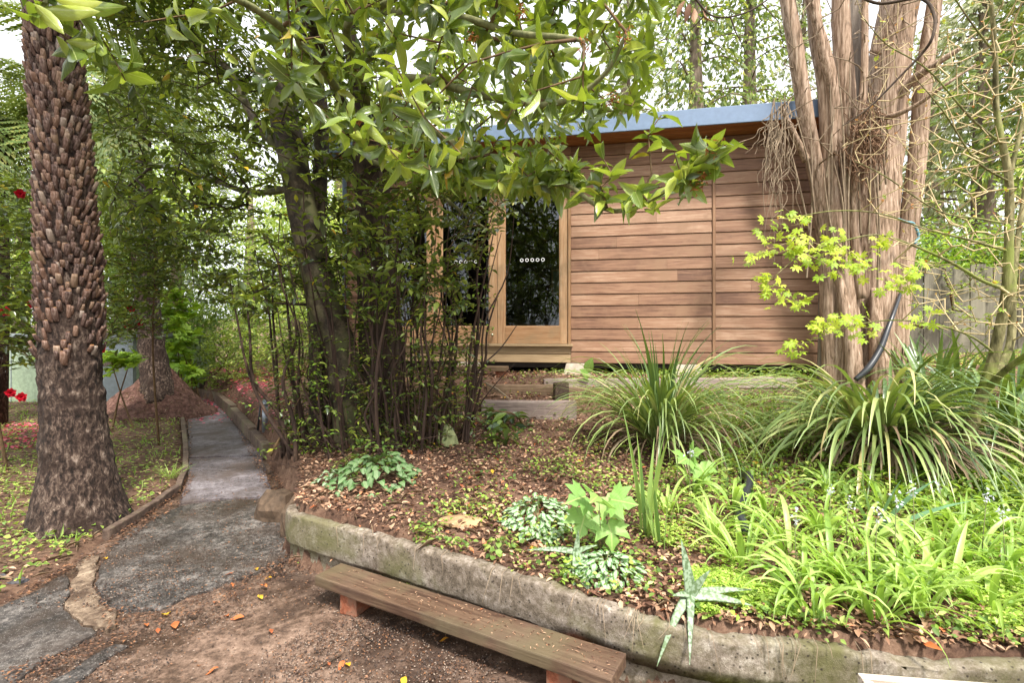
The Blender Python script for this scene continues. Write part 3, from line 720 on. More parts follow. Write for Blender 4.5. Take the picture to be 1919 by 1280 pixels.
# ------------------------------------------------------------------ the cabin
RZ = math.atan2(-.192, .981)
cab = thing('garden_cabin', 'timber clad garden cabin with glazed doors and blue grey roof edge', 'cabin', (.762, 6.9, .97), rz=RZ)
def S(px, d=0.0):
    k = (px - 960) / 960; ox = .762 - .192 * d; oy = 6.9 - .981 * d
    return (k * oy - ox) / (.981 + k * .192)
def cbox(name, x0, x1, y0, y1, z0, z1, mat, parent=cab, bev=.004):
    bm = bmesh.new(); bmesh.ops.create_cube(bm, size=1)
    for v in bm.verts: v.co = Vector(((v.co.x) * (x1 - x0), (v.co.y) * (y1 - y0), v.co.z * (z1 - z0)))
    if bev: bmesh.ops.bevel(bm, geom=bm.edges[:], offset=min(bev, (x1 - x0) / 3, (y1 - y0) / 3, (z1 - z0) / 3), segments=1, affect='EDGES')
    me = bpy.data.meshes.new(name); bm.to_mesh(me); bm.free()
    o = link(name, me, mat, parent); o.location = ((x0 + x1) / 2, (y0 + y1) / 2, (z0 + z1) / 2)
    if parent is not cab: o.location = Vector(o.location) - Vector(parent.location)
    return o
Z0 = .135; PITCH = .1535; NB = 19; ZT = Z0 + NB * PITCH
def board(x0, x1, z0, h=PITCH, mat='cedar', y=0.0, name='cladding_board'):
    h = h - .0045; L = x1 - x0
    V = []
    for x in (-L / 2, L / 2):
        V += [(x, .03, 0), (x, -.012, 0), (x, -.016, .004), (x, -.006, h - .004), (x, .0, h), (x, .03, h)]
    F = [(k, (k + 1) % 6, 6 + (k + 1) % 6, 6 + k) for k in range(6)] + [(5, 4, 3, 2, 1, 0), (6, 7, 8, 9, 10, 11)]
    me = bpy.data.meshes.new(name); me.from_pydata(V, [], F); me.update()
    o = link(name, me, M[mat], cab); o.location = ((x0 + x1) / 2, y, z0)
    return o
rb = random.Random(5)
xr0, xm0, xm1, xr1 = .035, S(1335), S(1341), 3.2
for k in range(NB):
    z = Z0 + k * PITCH
    js = [xr0] + ([rb.uniform(.4, 1.5)] if rb.random() < .55 else []) + [xm0 - .003]
    for a, b in zip(js[:-1], js[1:]): board(a, b - .002, z)
    js = [xm1 + .003] + ([rb.uniform(2.1, 3.0)] if rb.random() < .4 else []) + [xr1]
    for a, b in zip(js[:-1], js[1:]): board(a, b - .002, z)
cbox('corner_trim', xm0, xm1, -.026, .02, Z0 - .01, ZT, M['trim_wood'])
DL = S(700); SILL = .386; DT = 2.53
for k in range(3):      # head boards above the doors
    board(DL - .05, .03, DT + .10 + k * PITCH, min(PITCH, ZT - (DT + .10 + k * PITCH)) if k == 2 else PITCH)
for k in range(NB): board(S(656), DL - .055, Z0 + k * PITCH)
board(S(656), .03, Z0 - .0, .122, 'cedar_pale'); board(S(656), .03, Z0 + .122, .112, 'cedar_pale', name='cladding_board')
cbox('door_sill', DL - .06, .06, -.065, .06, SILL - .032, SILL, M['cedar_pale'])
cbox('jamb', -.004, .032, -.045, .05, SILL, DT + .07, M['door_wood_v'])
cbox('jamb', DL - .05, DL - .012, -.045, .05, SILL, DT + .07, M['door_wood_v'])
cbox('door_head', DL - .012, -.004, -.04, .05, DT + .005, DT + .07, M['door_wood'])
# backing wall panels (behind the boards), sides, floor, roof
DEEP = 3.6
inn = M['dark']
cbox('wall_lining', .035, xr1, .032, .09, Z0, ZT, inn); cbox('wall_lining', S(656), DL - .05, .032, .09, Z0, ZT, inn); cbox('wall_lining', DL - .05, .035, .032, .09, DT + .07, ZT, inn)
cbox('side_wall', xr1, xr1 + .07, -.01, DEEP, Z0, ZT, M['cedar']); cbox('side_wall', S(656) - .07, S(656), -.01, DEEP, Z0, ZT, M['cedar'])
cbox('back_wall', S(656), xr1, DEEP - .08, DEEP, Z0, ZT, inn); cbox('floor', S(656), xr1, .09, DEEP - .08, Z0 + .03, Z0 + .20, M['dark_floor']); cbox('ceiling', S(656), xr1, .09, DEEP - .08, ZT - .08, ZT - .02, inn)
cbox('bearer', S(656), xr1, .04, .13, Z0 - .07, Z0 - .002, M['dark'])
OV = .40
for k in range(5):
    cbox('soffit_board', S(656) - .3, xr1 + .02, -OV + .02 + k * .085, -OV + .02 + k * .085 + .08, ZT + .002, ZT + .02, M['soffit'])
cbox('roof_sheet', S(656) - .32, xr1 + .03, -OV, DEEP + .3, ZT + .10, ZT + .14, M['fascia'])
cbox('fascia', S(656) - .32, xr1 + .03, -OV - .022, -OV - .002, ZT - .01, ZT + .20, M['fascia'], bev=.006)
cbox('fascia', xr1 + .032, xr1 + .05, -OV, DEEP, ZT - .01, ZT + .20, M['fascia']); cbox('fascia', S(656) - .34, S(656) - .322, -OV, DEEP, ZT - .01, ZT + .20, M['fascia'])
mb = MB(); xx = S(656) - .05; mb.tube([(xx, -.06, Z0), (xx, -.06, ZT - .25), (xx - .01, -.2, ZT - .06), (xx, -.36, ZT)], [.032] * 4, 10); mb.build('downpipe', M['fascia'], cab, world=False)
# doors: three leaves
hexpts = [(math.cos(math.radians(60 * k + 30)), math.sin(math.radians(60 * k + 30))) for k in range(6)]
for x0, x1, knob in ((S(933), -.008, False), (S(816), S(933) - .006, True), (DL, S(816) - .006, False)):
    st = .105; dr = bpy.data.objects.new('glazed_door', None); C.objects.link(dr); dr.parent = cab; dr.location = ((x0 + x1) / 2, 0, SILL)
    z0, z1 = SILL + .004, DT; rb0, rt0 = .235, .075
    cbox('stile', x0, x0 + st, -.02, .025, z0, z1, M['door_wood_v'], dr); cbox('stile', x1 - st, x1, -.02, .025, z0, z1, M['door_wood_v'], dr)
    cbox('bottom_rail', x0 + st, x1 - st, -.018, .023, z0, z0 + rb0, M['door_wood'], dr); cbox('top_rail', x0 + st, x1 - st, -.018, .023, z1 - rt0, z1, M['door_wood'], dr)
    gz0, gz1, g0, g1 = z0 + rb0, z1 - rt0, x0 + st, x1 - st
    cbox('glass_pane', g0, g1, .0, .006, gz0, gz1, M['glass'], dr, bev=0)
    mb = MB()
    for (a, b, c_, d_) in ((g0, g0 + .012, gz0, gz1), (g1 - .012, g1, gz0, gz1), (g0 + .012, g1 - .012, gz0, gz0 + .012), (g0 + .012, g1 - .012, gz1 - .012, gz1)):
        mb.box(a - (x0 + x1) / 2, b - (x0 + x1) / 2, -.012, -.002, c_ - SILL, d_ - SILL)
    mb.build('glazing_bead', M['door_wood'], dr, world=False)
    cx_ = (g0 + g1) / 2; zc = 1.5 + (625 - 485) * 6.9 / 960 - .97
    for h in range(5):      # printed row of hexagon outlines
        mb = MB(); hx = cx_ + (h - 2) * .073
        A = [(hx + p[0] * r - (x0 + x1) / 2, yv, zc + p[1] * r - SILL) for yv in (-.0025, -.001) for r in (.026, .0185) for p in hexpts]
        F = []
        for k in range(6):
            q = (k + 1) % 6
            F += [(k, q, 6 + q, 6 + k), (k, 12 + k, 12 + q, q), (6 + k, 6 + q, 18 + q, 18 + k), (12 + k, 18 + k, 18 + q, 12 + q)]
        mb.add(A, F); mb.build('hexagon_mark', M['white_print'], dr, world=False)
    if knob:
        mb = MB(); kx = x1 - .055 - (x0 + x1) / 2; kz = .125
        mb.tube([(kx, -.02, kz), (kx, -.04, kz), (kx, -.05, kz), (kx, -.065, kz), (kx, -.078, kz)], [.009, .009, .02, .024, .012], 12); mb.build('door_knob', M['knob'], dr, world=False)
# concrete stumps under the cabin
for px in (1083, 1290, 880):
    sx = S(px); bm = bmesh.new(); bmesh.ops.create_cube(bm, size=1)
    for v in bm.verts:
        k = 1 if v.co.z < 0 else .78; v.co = Vector((v.co.x * .38 * k, v.co.y * .26 * k, v.co.z * .17))
    bmesh.ops.bevel(bm, geom=bm.edges[:], offset=.008, segments=2, affect='EDGES')
    me = bpy.data.meshes.new('footing_block'); bm.to_mesh(me); bm.free(); o = link('footing_block', me, M['block'], cab); o.location = (sx, .05, .045)
# things inside
def incab(p): 
    c_, s_ = math.cos(RZ), math.sin(RZ); return (.762 + p[0] * c_ - p[1] * s_, 6.9 + p[0] * s_ + p[1] * c_, .97 + p[2])
pc = thing('wall_picture', 'small framed picture hanging inside the cabin behind the right-hand glass door', 'picture', incab((-.22, 1.2, 1.35)), rz=RZ)
mb = MB()
for a, b, c_, d_ in ((-.15, .15, -.2, -.17), (-.15, .15, .17, .2), (-.15, -.12, -.17, .17), (.12, .15, -.17, .17)): mb.box(a, b, -.01, .015, c_, d_)
mb.build('picture_frame', M['cedar_pale'], pc, world=False); mb = MB(); mb.box(-.12, .12, 0, .012, -.17, .17); mb.build('picture_print', M['picture'], pc, world=False)
mb = MB(); V = []; F = []
for i in range(17):
    for j in range(7):
        u = i / 16 - .5; v = j / 6 - .5; V.append((u * 1.9, 1.5 + v * .8 * (1 - abs(u) * 1.2), .62 + 1.6 * u * u + .35 * v * v))
for i in range(16):
    for j in range(6): F.append((i * 7 + j, i * 7 + j + 1, i * 7 + j + 8, i * 7 + j + 7))
hm = thing('hammock', 'cream cloth hammock slung inside the cabin behind the glass', 'hammock', incab((-.7, 0, 0)), rz=RZ)
mb.add(V, F, 0, True); o = mb.build('hammock_cloth', M['cloth'], hm, world=False)
# loose step plank on a brick
a = P(812, 688, 6.55); b = P(950, 686, 6.33); c = (a + b) / 2
o = rough_block('step_plank', np.linalg.norm(b - a), .24, .055, M['sleeper'], None, (c[0], c[1] + .1, c[2] - .055), (0, 0, math.atan2(b[1] - a[1], b[0] - a[0])), .006, .003, 8, 3)
tag(o, 'loose timber plank lying as a step below the cabin doors', 'plank')
g = P(940, 697, 6.36); o = rough_block('brick', .11, .22, .078, M['brick'], None, (g[0], g[1] + .12, g[2] - .078), (0, 0, -.2), .005, .003, 3, 4); tag(o, 'bright orange brick under the step plank below the cabin doors', 'brick')
g = P(1010, 700, 6.35)

# ------------------------------------------------------------------ path light, pipe, hose, rope
g = P(497, 0, 6.7); zb = T1(g[0], g[1])
pl = thing('path_light', 'short grey metal garden light on black legs beside the path kerb', 'lamp', (g[0], g[1], zb))
mb = MB(); mb.tube([(0, 0, .0), (0, 0, .36)], [.036, .036], 14); mb.build('post', M['grey_metal'], pl, world=False)
mb = MB(); mb.tube([(0, 0, .36), (0, 0, .375), (0, 0, .40), (0, 0, .425)], [.055, .062, .05, .02], 14); mb.build('lamp_head', M['grey_metal'], pl, world=False)
for k in (-1, 1):
    mb = MB(); mb.tube([(-.03 * k - .03, .0, .36), (-.07 * k - .04, .03, .02)], [.013, .013], 8); mb.build('leg', M['black_plastic'], pl, world=False)
pp, pr = smooth_path([P(1604, 712, 5.55), P(1628, 690, 5.55), P(1650, 655, 5.6), P(1665, 615, 5.66), P(1676, 585, 5.74), P(1690, 545, 5.95)], [.026, .036, .034, .028, .022, .018], 6)
mb = MB(); mb.tube(pp, pr, 12); o = mb.build('drain_pipe', M['black_plastic']); tag(o, 'flattened black plastic pipe curving up against the cypress trunk', 'pipe')
pp = [P(x, y, 0.1) for x, y in ((0, 0),)]
pts = []
for x, y in ((1402, 862), (1404, 885), (1394, 905), (1388, 925), (1390, 950)):
    Yg = 3.6 - (y - 862) * .0075; q = P(x, y, Yg); pts.append((q[0], q[1], T1(q[0], q[1]) + .06 + (.03 if y < 900 else 0)))
pts.append((pts[-1][0] + .02, pts[-1][1] - .1, pts[-1][2] - .09)); pts.insert(0, (pts[0][0], pts[0][1] + .15, pts[0][2] - .08))
pp, pr = smooth_path(pts, [.03] * len(pts), 5); mb = MB(); mb.tube(pp, pr, 10, wob=.1); o = mb.build('garden_hose', M['black_plastic']); tag(o, 'black plastic hose surfacing from the leaf litter beside the tussock', 'hose')
mb = MB(); mb.tube(smooth_path([P(1684, 410, 5.72), P(1700, 416, 5.62), P(1712, 418, 5.7), P(1720, 432, 5.7), P(1722, 445, 5.7), P(1714, 456, 5.7)], [.016, .016, .02, .012, .011, .006], 5)[0], [.014] * 26, 8); o = mb.build('tie_rope', M['rope']); tag(o, 'blue rope knotted round the outer cypress stem', 'rope')

# ------------------------------------------------------------------ outbuilding at the left
og = thing('garden_outbuilding', 'low outbuilding with pale green panels and a grey framed window', 'outbuilding', (-9.2, 10.9, .0))
def obx(nm, x0, x1, y0, y1, z0, z1, mat): 
    mb = MB(); mb.box(x0, x1, y0, y1, z0, z1); return mb.build(nm, mat, og, world=False)
x1 = 1.15
for k in range(7): obx('wall_panel', x1 - 1.25 * (k + 1) - .1, x1 - 1.25 * k - .12, .0, .05, .0, 1.25, M['panel_green'])
for k in range(8): obx('panel_joint', x1 - 1.25 * k - .12, x1 - 1.25 * k - .1, -.01, .06, .0, 1.25, M['frame_grey'])
obx('window_frame', x1 - .1, x1, -.03, .07, .0, 1.42, M['frame_grey']); obx('window_frame', x1 - .95, x1 - .1, -.03, .07, 1.30, 1.42, M['frame_grey']); obx('window_frame', x1 - .95, x1 - .85, -.03, -.005, .0, 1.30, M['frame_grey'])
obx('window_pane', x1 - .85, x1 - .1, -.012, -.004, .80, 1.30, M['glass']); obx('lower_panel', x1 - .85, x1 - .1, -.02, -.004, .0, .80, M['frame_grey'])
obx('side_wall', x1 - .05, x1, .07, 3, .0, 1.4, M['panel_green']); obx('roof', x1 - 9.2, x1 + .1, -.12, 3.1, 1.42, 1.50, M['frame_grey']); obx('back_wall', x1 - 9, x1, 2.9, 3.0, 0, 1.4, M['panel_green'])

# timber retaining boards at the far path end
rt = thing('timber_retainer', 'dark timber upright boards retaining the bank at the far end of the path', 'retainer', (-6.5, 12.4, 0))
for k in range(9):
    o = rough_block('upright_board', .13, .05, .42, M['bark_dark'], rt, (-1.0 + k * .145, .0, 0), (0, 0, 0), .01, .006, 2, k)

# ------------------------------------------------------------------ fences
def fence(name, lab, p0, p1, h, mat, w=.15, gap=.008, z=None, post=True):
    p0 = np.array(p0, float); p1 = np.array(p1, float); L = np.linalg.norm(p1 - p0); d = (p1 - p0) / L; rz = math.atan2(d[1], d[0])
    f = thing(name, lab, 'fence', (p0[0], p0[1], 0), rz=rz); n = int(L / (w + gap))
    base = None
    for k in range(n):
        q = p0 + d * (k + .5) * (w + gap); zz = T1(q[0], q[1]) if z is None else z
        V = []; hh = h * (1 + .02 * math.sin(k * 3.7))
        if base is None:
            mb = MB(); mb.box(-w / 2, w / 2, -.011, .011, 0, 1); base = mb.mesh('paling'); base.materials.append(mat)
        o = bpy.data.objects.new('paling', base); C.objects.link(o); o.parent = f; o.location = ((k + .5) * (w + gap), .003 * math.sin(k * 5), zz - .05); o.scale = (1, 1, hh); o.rotation_euler = (0, .006 * math.sin(k * 2.2), 0)
    zz = [T1(*(p0 + d * t)) for t in (0, L)] if z is None else [z, z]
    for r in (.3, h - .25):
        mb = MB(); mb.add([(x, y, zv + r + q) for x, zv in ((0, zz[0]), (L, zz[1])) for y in (.014, .06) for q in (0, .09)], [(0, 1, 3, 2), (4, 6, 7, 5), (0, 4, 5, 1), (2, 3, 7, 6), (1, 5, 7, 3), (0, 2, 6, 4)]); mb.build('rail', mat, f, world=False)
    return f
fence('paling_fence', 'grey weathered paling fence behind the cypress trunk and maple twigs', (5.4, 8.6), (12.5, 7.6), 1.45, M['fence'], .22)

# ================================================================== vegetation
def hit(px, py, ymin=1.6, ymax=40):
    "where the line of sight through a pixel meets the ground"
    Ys = np.linspace(ymin, ymax, 1500); p = P(px, py, Ys) if False else None
    xs = (px - 960) * Ys / 960; zs = 1.5 - (py - 625) * Ys / 960
    below = zs <= T(xs, Ys); i = int(np.argmax(below)) if below.any() else -1
    return np.array((xs[i], Ys[i], T1(xs[i], Ys[i])))

# ---- tree fern trunk, near left ---------------------------------------------------------
tf = thing('tree_fern', 'thick dark tree fern trunk studded with cut frond stubs, standing left of the path', 'tree fern', (-3.22, 3.9, 0))
cl = [(155, 1020), (150, 960), (144, 870), (138, 780), (133, 700), (132, 620), (130, 500), (124, 400), (118, 300), (110, 200), (102, 100), (96, 0), (90, -120)]
cr = [.38, .30, .225, .20, .195, .19, .175, .158, .152, .148, .143, .14, .14]
pts = [P(x, y, 3.95) for x, y in cl]; pts[0][2] = -.06
pts, rr = smooth_path(pts, cr, 12)
mb = MB(); N_ = 56; pv = [Vector(p) for p in pts]; V = []
for i, p in enumerate(pv):
    for k in range(N_):
        a = 2 * PI * k / N_; d = Vector((math.cos(a), math.sin(a), 0)); low = max(0, 1 - i / 26)
        r = rr[i] * (1 + low * (.16 * mn.noise(Vector((math.cos(a) * 1.6, math.sin(a) * 1.6, 3))) + .10 * mn.noise(Vector((math.cos(a) * 4, math.sin(a) * 4, p.z * 2)))))
        q = p + d * r; r += .012 * mn.noise(q * 16) + .011 * mn.noise(Vector((q.x * 45, q.y * 45, q.z * 22))) + .012 * mn.noise(q * 5)
        V.append(p + d * r)
F = [(i * N_ + k, i * N_ + (k + 1) % N_, (i + 1) * N_ + (k + 1) % N_, (i + 1) * N_ + k) for i in range(len(pv) - 1) for k in range(N_)]
mb.add(V, F, 0, True); mb.build('trunk', M['bark_fern'], tf)
def stubmat():
    m, nt, out = newmat('frond_stub'); co = N(nt, 'ShaderNodeTexCoord').outputs['Object']; rv = randval(nt)
    n_ = texn(nt, mapping(nt, co, (60, 60, 14)), 1, 4); a = ramp(nt, n_, [(.36, lin('1c1412')), (.52, lin('54403a')), (.68, lin('9a867c'))])
    b = ramp(nt, rv, [(0, lin('34241e')), (.4, lin('583f34')), (.75, lin('805e48')), (.92, lin('a08468')), (1, lin('a89c90'))])
    princ(nt, out, mixc(nt, .5, a, b), .7, bump(nt, n_, .6, .005), .3); return m
def cutmat():
    m, nt, out = newmat('frond_stub_end'); co = N(nt, 'ShaderNodeTexCoord').outputs['Object']; rv = randval(nt, .3)
    n_ = texn(nt, mapping(nt, co, (70, 70, 70)), 1, 4); b = ramp(nt, rv, [(0, lin('8a5a34')), (.5, lin('a8743f')), (1, lin('b89468'))])
    princ(nt, out, mixc(nt, n_, b, lin('5a3c28')), .8, bump(nt, n_, .8, .006), .3); return m
M['stub'] = stubmat(); M['cut'] = cutmat()
def stub_mesh(k):
    mb = MB(); rs = random.Random(k); n_ = 7
    ring = lambda z, r, o, fl: [((math.cos(2 * PI * j / n_)) * r, (math.sin(2 * PI * j / n_)) * r * fl + o, z + .004 * rs.uniform(-1, 1)) for j in range(n_)]
    A = ring(0, .019, 0, .6) + ring(.035, .024, .010, .75) + ring(.075, .021, .017, .7) + ring(.10, .017, .018, .75) + ring(.094, .011, .018, .7)
    F = [(q * n_ + j, q * n_ + (j + 1) % n_, (q + 1) * n_ + (j + 1) % n_, (q + 1) * n_ + j) for q in range(3) for j in range(n_)]
    b = mb.add(A, F, 0, True)
    mb.f += [(3 * n_ + j, 3 * n_ + (j + 1) % n_, 4 * n_ + (j + 1) % n_, 4 * n_ + j) for j in range(n_)] + [tuple(4 * n_ + j for j in range(n_))]; mb.m += [1] * (n_ + 1); mb.sm += [False] * (n_ + 1)
    return mb
stubs = [stub_mesh(k) for k in range(5)]; smes = [s_.mesh('frond_stub') for s_ in stubs]
for me in smes: me.materials.append(M['stub']); me.materials.append(M['cut'])
zz_ = [p.z for p in pv]; place = []
zc, k = 1.25, 0
while zc < 4.35:
    a = k * 2.39996 + rng.normal() * .10; z = zc + rng.normal() * .012
    r = float(np.interp(z, zz_, rr)); cx = float(np.interp(z, zz_, [p.x for p in pv])); cy = float(np.interp(z, zz_, [p.y for p in pv]))
    sparse = 1 if z > 1.75 else (z - 1.2) / .55
    if rng.uniform() < sparse: place.append((cx + math.cos(a) * (r - .002), cy + math.sin(a) * (r - .002), z, a, rng.uniform(.6, 1.0)))
    zc += .0021; k += 1
def stub_M(q):
    x, y, z, a, s_ = q; tilt = -math.radians(rng.uniform(2, 20))
    return Matrix.Translation((x, y, z)) @ Matrix.Rotation(a - PI / 2, 4, 'Z') @ Matrix.Rotation(tilt, 4, 'X') @ Matrix.Diagonal((s_ * rng.uniform(.85, 1.15), s_, s_ * rng.uniform(.7, 1.2), 1))
def facing(q): # towards the camera
    return math.cos(q[3]) * (0 - q[0]) + math.sin(q[3]) * (0 - q[1])
vis = [q for q in place if facing(q) > .35 and q[2] < 3.95]; rest = [q for q in place if not (facing(q) > .35 and q[2] < 3.95)]
vis.sort(key=lambda q: -facing(q)); rest += vis[300:]; vis = vis[:300]
off = Vector(tf.location)
for q in vis:
    o = bpy.data.objects.new('frond_stub', smes[int(rng.integers(5))]); C.objects.link(o); o.parent = tf; o.matrix_local = Matrix.Translation(-off) @ stub_M(q)
mb = MB()
for q in rest:
    s_ = stubs[int(rng.integers(5))]; MM = stub_M(q); b = len(mb.v); mb.v += [tuple(MM @ Vector(v)) for v in s_.v]
    mb.f += [tuple(b + i for i in f) for f in s_.f]; mb.m += s_.m; mb.sm += s_.sm
o = mb.build('frond_stubs', [M['stub'], M['cut']], tf); o['kind'] = 'stuff'

# fern fronds: midrib with pinnae, each pinna a toothed blade
def frond_arrays(base, az, L, e0, bend, W=.26, n=46, roll=0):
    base = np.array(base, float); V = []; F = []
    pos = base.copy(); e = e0; pts_ = []; h = np.array((math.cos(az), math.sin(az), 0)); side = np.array((-math.sin(az), math.cos(az), 0))
    for k in range(n + 1):
        pts_.append((pos.copy(), e)); d = h * math.cos(e) + np.array((0, 0, 1)) * math.sin(e); pos = pos + d * L / n; e -= bend / n
    for k in range(1, n + 1):
        p, e = pts_[k]; t = k / n; d = h * math.cos(e) + np.array((0, 0, 1)) * math.sin(e); up = np.cross(d, side) * -1
        w = rng.uniform(.85, 1.1) * W * L * max(.05, math.sin(PI * min(1, t * .86 + .12)) ** .8)
        for sg in (-1, 1):
            pd = unit(side * sg + d * .45 - np.array((0, 0, .35)) + rng.normal(size=3) * .10); hw = .030 * w + .006; m_ = 9
            for q in range(m_):
                a = p + pd * w * q / m_; b2 = p + pd * w * (q + 1.0) / m_; ht = hw * (1 - (q / m_) ** 1.6) + .001
                for s2 in (-1, 1):
                    b = len(V); V += [a, b2, a + pd * w / m_ * .9 + d * s2 * ht * 2.2 - np.array((0, 0, ht * .3))]; F.append((b, b + 1, b + 2))
    r_ = []
    for k in range(n):
        p, e = pts_[k]; b = len(V); w = .012 * (1 - k / n) + .002; p2, _ = pts_[k + 1]
        V += [p - side * w, p + side * w, p2 + side * w, p2 - side * w]; F += [(b, b + 1, b + 2), (b, b + 2, b + 3)]
    return np.array(V), np.array(F)
def fern_crown(parent, c, L, n, e=(-.1, .9), bend=(1.2, 2.0), az=None, m='fern'):
    for k in range(n):
        a = (k + rng.uniform(-.3, .3)) * 2 * PI / n if az is None else rng.uniform(*az)
        V, F = frond_arrays(c, a, L * rng.uniform(.8, 1.1), rng.uniform(*e), rng.uniform(*bend))
        link('frond', mesh_np('frond', rel(V, parent), F), M[m], parent)
fern_crown(tf, P(90, -130, 3.95), 2.3, 12, (.3, 1.1), (1.0, 1.7))

# second tree fern beside the path end
tf2 = thing('tree_fern', 'second brown tree fern trunk rising from a dark root mound at the path end', 'tree fern', (-6.3, 9.3, 0.2))
pts, rr = smooth_path([P(300, 760, 9.0), P(292, 700, 9.1), P(284, 640, 9.15), P(276, 560, 9.2), P(268, 440, 9.2), P(262, 300, 9.2), P(258, 180, 9.2)], [.34, .23, .20, .19, .19, .19, .18], 10)
mb = MB(); mb.tube(pts, rr, 28, wob=.15, flute=.12); mb.build('trunk', M['bark_fern'], tf2)
gxm, gym = 56, 26; V = []; F = []; cx_, cy_ = -6.32, 9.2
for i in range(gxm):
    for j in range(gym):
        a = 2 * PI * i / gxm; q = j / (gym - 1); R_ = (1.25 if math.cos(a) < 0 else .86) * (1 + .10 * mn.noise(Vector((math.cos(a) * 2, math.sin(a) * 2, 5)))) + .15
        x = cx_ + math.cos(a) * R_ * q; y = cy_ + math.sin(a) * min(R_, .95) * q; h_ = .95 * (1 - q) ** 1.35 * (1 + .25 * mn.noise(Vector((math.cos(a) * 2.5, math.sin(a) * 2.5, q * 2)))) + .05 * mn.noise(Vector((x * 7, y * 7, 0))) + .02 * mn.noise(Vector((x * 25, y * 25, 0)))
        V.append((x, y, h_ * (1 if q < .97 else 0) + (.03 if q < .9 else -.08)))
for i in range(gxm):
    for j in range(gym - 1): F.append((i * gym + j, i * gym + j + 1, ((i + 1) % gxm) * gym + j + 1, ((i + 1) % gxm) * gym + j))
link('root_mound', mesh_np('root_mound', rel(V, tf2), np.array(F), True), M['mound'], tf2)
x = cx_ + rng.normal(size=700) * .45; y = cy_ - .3 + rng.normal(size=700) * .35; q_ = np.minimum(1, np.hypot((x - cx_) / 1.0, (y - cy_) / .95)); z_ = .95 * (1 - q_) ** 1.35 + .06
leaf_cloud('litter', T_TINY, np.stack([x, y, z_], 1), rdir(700) * (1, 1, .4), rdir(700) * .5 + (0, 0, 1), .10 * rng.uniform(.3, 1, 700), .008, M['strap_dead'], tf2, kind='stuff')
fern_crown(tf2, P(258, 170, 9.2), 3.2, 18, (-.3, .9), (1.2, 2.2))
for k, (px, Yd, h) in enumerate(((-20, 8.0, 4.9), (120, 11.5, 7.0))):
    g = P(px, 0, Yd); f3 = thing('tree_fern', ['tree fern with drooping olive fronds behind the near trunk, at the left edge', 'tall tree fern with pale fronds far behind the near trunk'][k], 'tree fern', (g[0], g[1], 0))
    mb = MB(); mb.tube([(g[0], g[1], -.05), (g[0] + .1, g[1], h * .5), (g[0] + .05, g[1], h)], [.2, .16, .15], 14, wob=.2); mb.build('trunk', M['bark_fern'], f3)
    fern_crown(f3, (g[0] + .05, g[1], h), 2.9, 16, (-.4, .8), (.9, 1.8))

# ---- the pale multi-stemmed evergreen ---------------------------------------------------
lt = thing('evergreen_tree', 'multi-trunked evergreen with smooth grey trunks and dense small dark leaves, right of the path', 'tree', P(640, 820, 5.2))
trunks = [
    ([(662, 850, 5.0), (655, 760, 5.05), (640, 660, 5.1), (612, 570, 5.1), (585, 470, 5.1), (565, 380, 5.1), (548, 290, 5.1), (534, 220, 5.1), (530, 160, 5.15)], [.20, .165, .16, .155, .15, .14, .14, .135, .12]),
    ([(606, 840, 5.35), (600, 760, 5.35), (598, 660, 5.35), (592, 560, 5.35), (585, 480, 5.4), (600, 330, 5.5), (600, 180, 5.6), (560, 40, 5.6), (540, -120, 5.7)], [.15, .11, .10, .095, .09, .08, .07, .06, .05]),
    ([(530, 175, 5.2), (560, 60, 5.0), (600, -60, 4.9)], [.05, .04, .03]),
    ([(548, 300, 5.2), (480, 230, 5.3), (420, 120, 5.4), (330, 60, 5.5)], [.05, .045, .035, .02]),
    ([(560, 350, 5.2), (470, 360, 5.4), (380, 330, 5.7), (250, 300, 6.0)], [.04, .03, .025, .015])]
sk = Skel()
for i, (pl_, rd) in enumerate(trunks):
    pts, rr = smooth_path([P(*q) for q in pl_], rd, 8); mb = MB(); mb.tube(pts, rr, 22 if i < 2 else 12, wob=.10, seed=i); mb.build('trunk' if i < 2 else 'limb', M['bark_smooth'], lt)
    if i == 0: sk.chain(pts[-14:], rr[-14:])
    else: sk.chain(pts[len(pts) // 3:], rr[len(pts) // 3:])
cut = MB(); q = P(530, 158, 5.15)
n0 = len(sk.p)
polyB = [(150, -260), (700, -260), (760, 100), (800, 300), (800, 420), (700, 500), (640, 560), (560, 585), (470, 600), (400, 575), (300, 500), (200, 460), (190, 200)]
tg_ = sample_view(polyB, 4.4, 7.4, 1500)
ends = sk.grow(tg_, .25, .08, tip=.0028, exp=.45)
V, F = sk.arrays(n0, 4); link('branches', mesh_np('branches', rel(V, lt), F, True), M['bark_dark'], lt, kind='stuff')
pos = np.array([sk.p[e] for e in ends]); dr = sk.dirs(ends)
c_, d_, u_, l_ = sprays(pos, dr, 11, .115, .42)
near = np.argsort(-(l_ / c_[:, 1]) + .0 * c_[:, 0]); inv = (np.abs(c_[near, 0] / c_[near, 1]) < .99) & ((1.5 + 625 / 960 * c_[near, 1] - c_[near, 2]) > 0); near = near[inv][:290]
msk = np.zeros(len(c_), bool); msk[near] = True
leaf_parts('leaf', T_BIG, c_[msk], d_[msk], u_[msk], l_[msk], l_[msk] * .42, M['leaf_mid'], lt)
leaf_cloud('foliage', T_MID, c_[~msk], d_[~msk], u_[~msk], l_[~msk], l_[~msk] * .42, M['leaf_mid'], lt, kind='stuff')

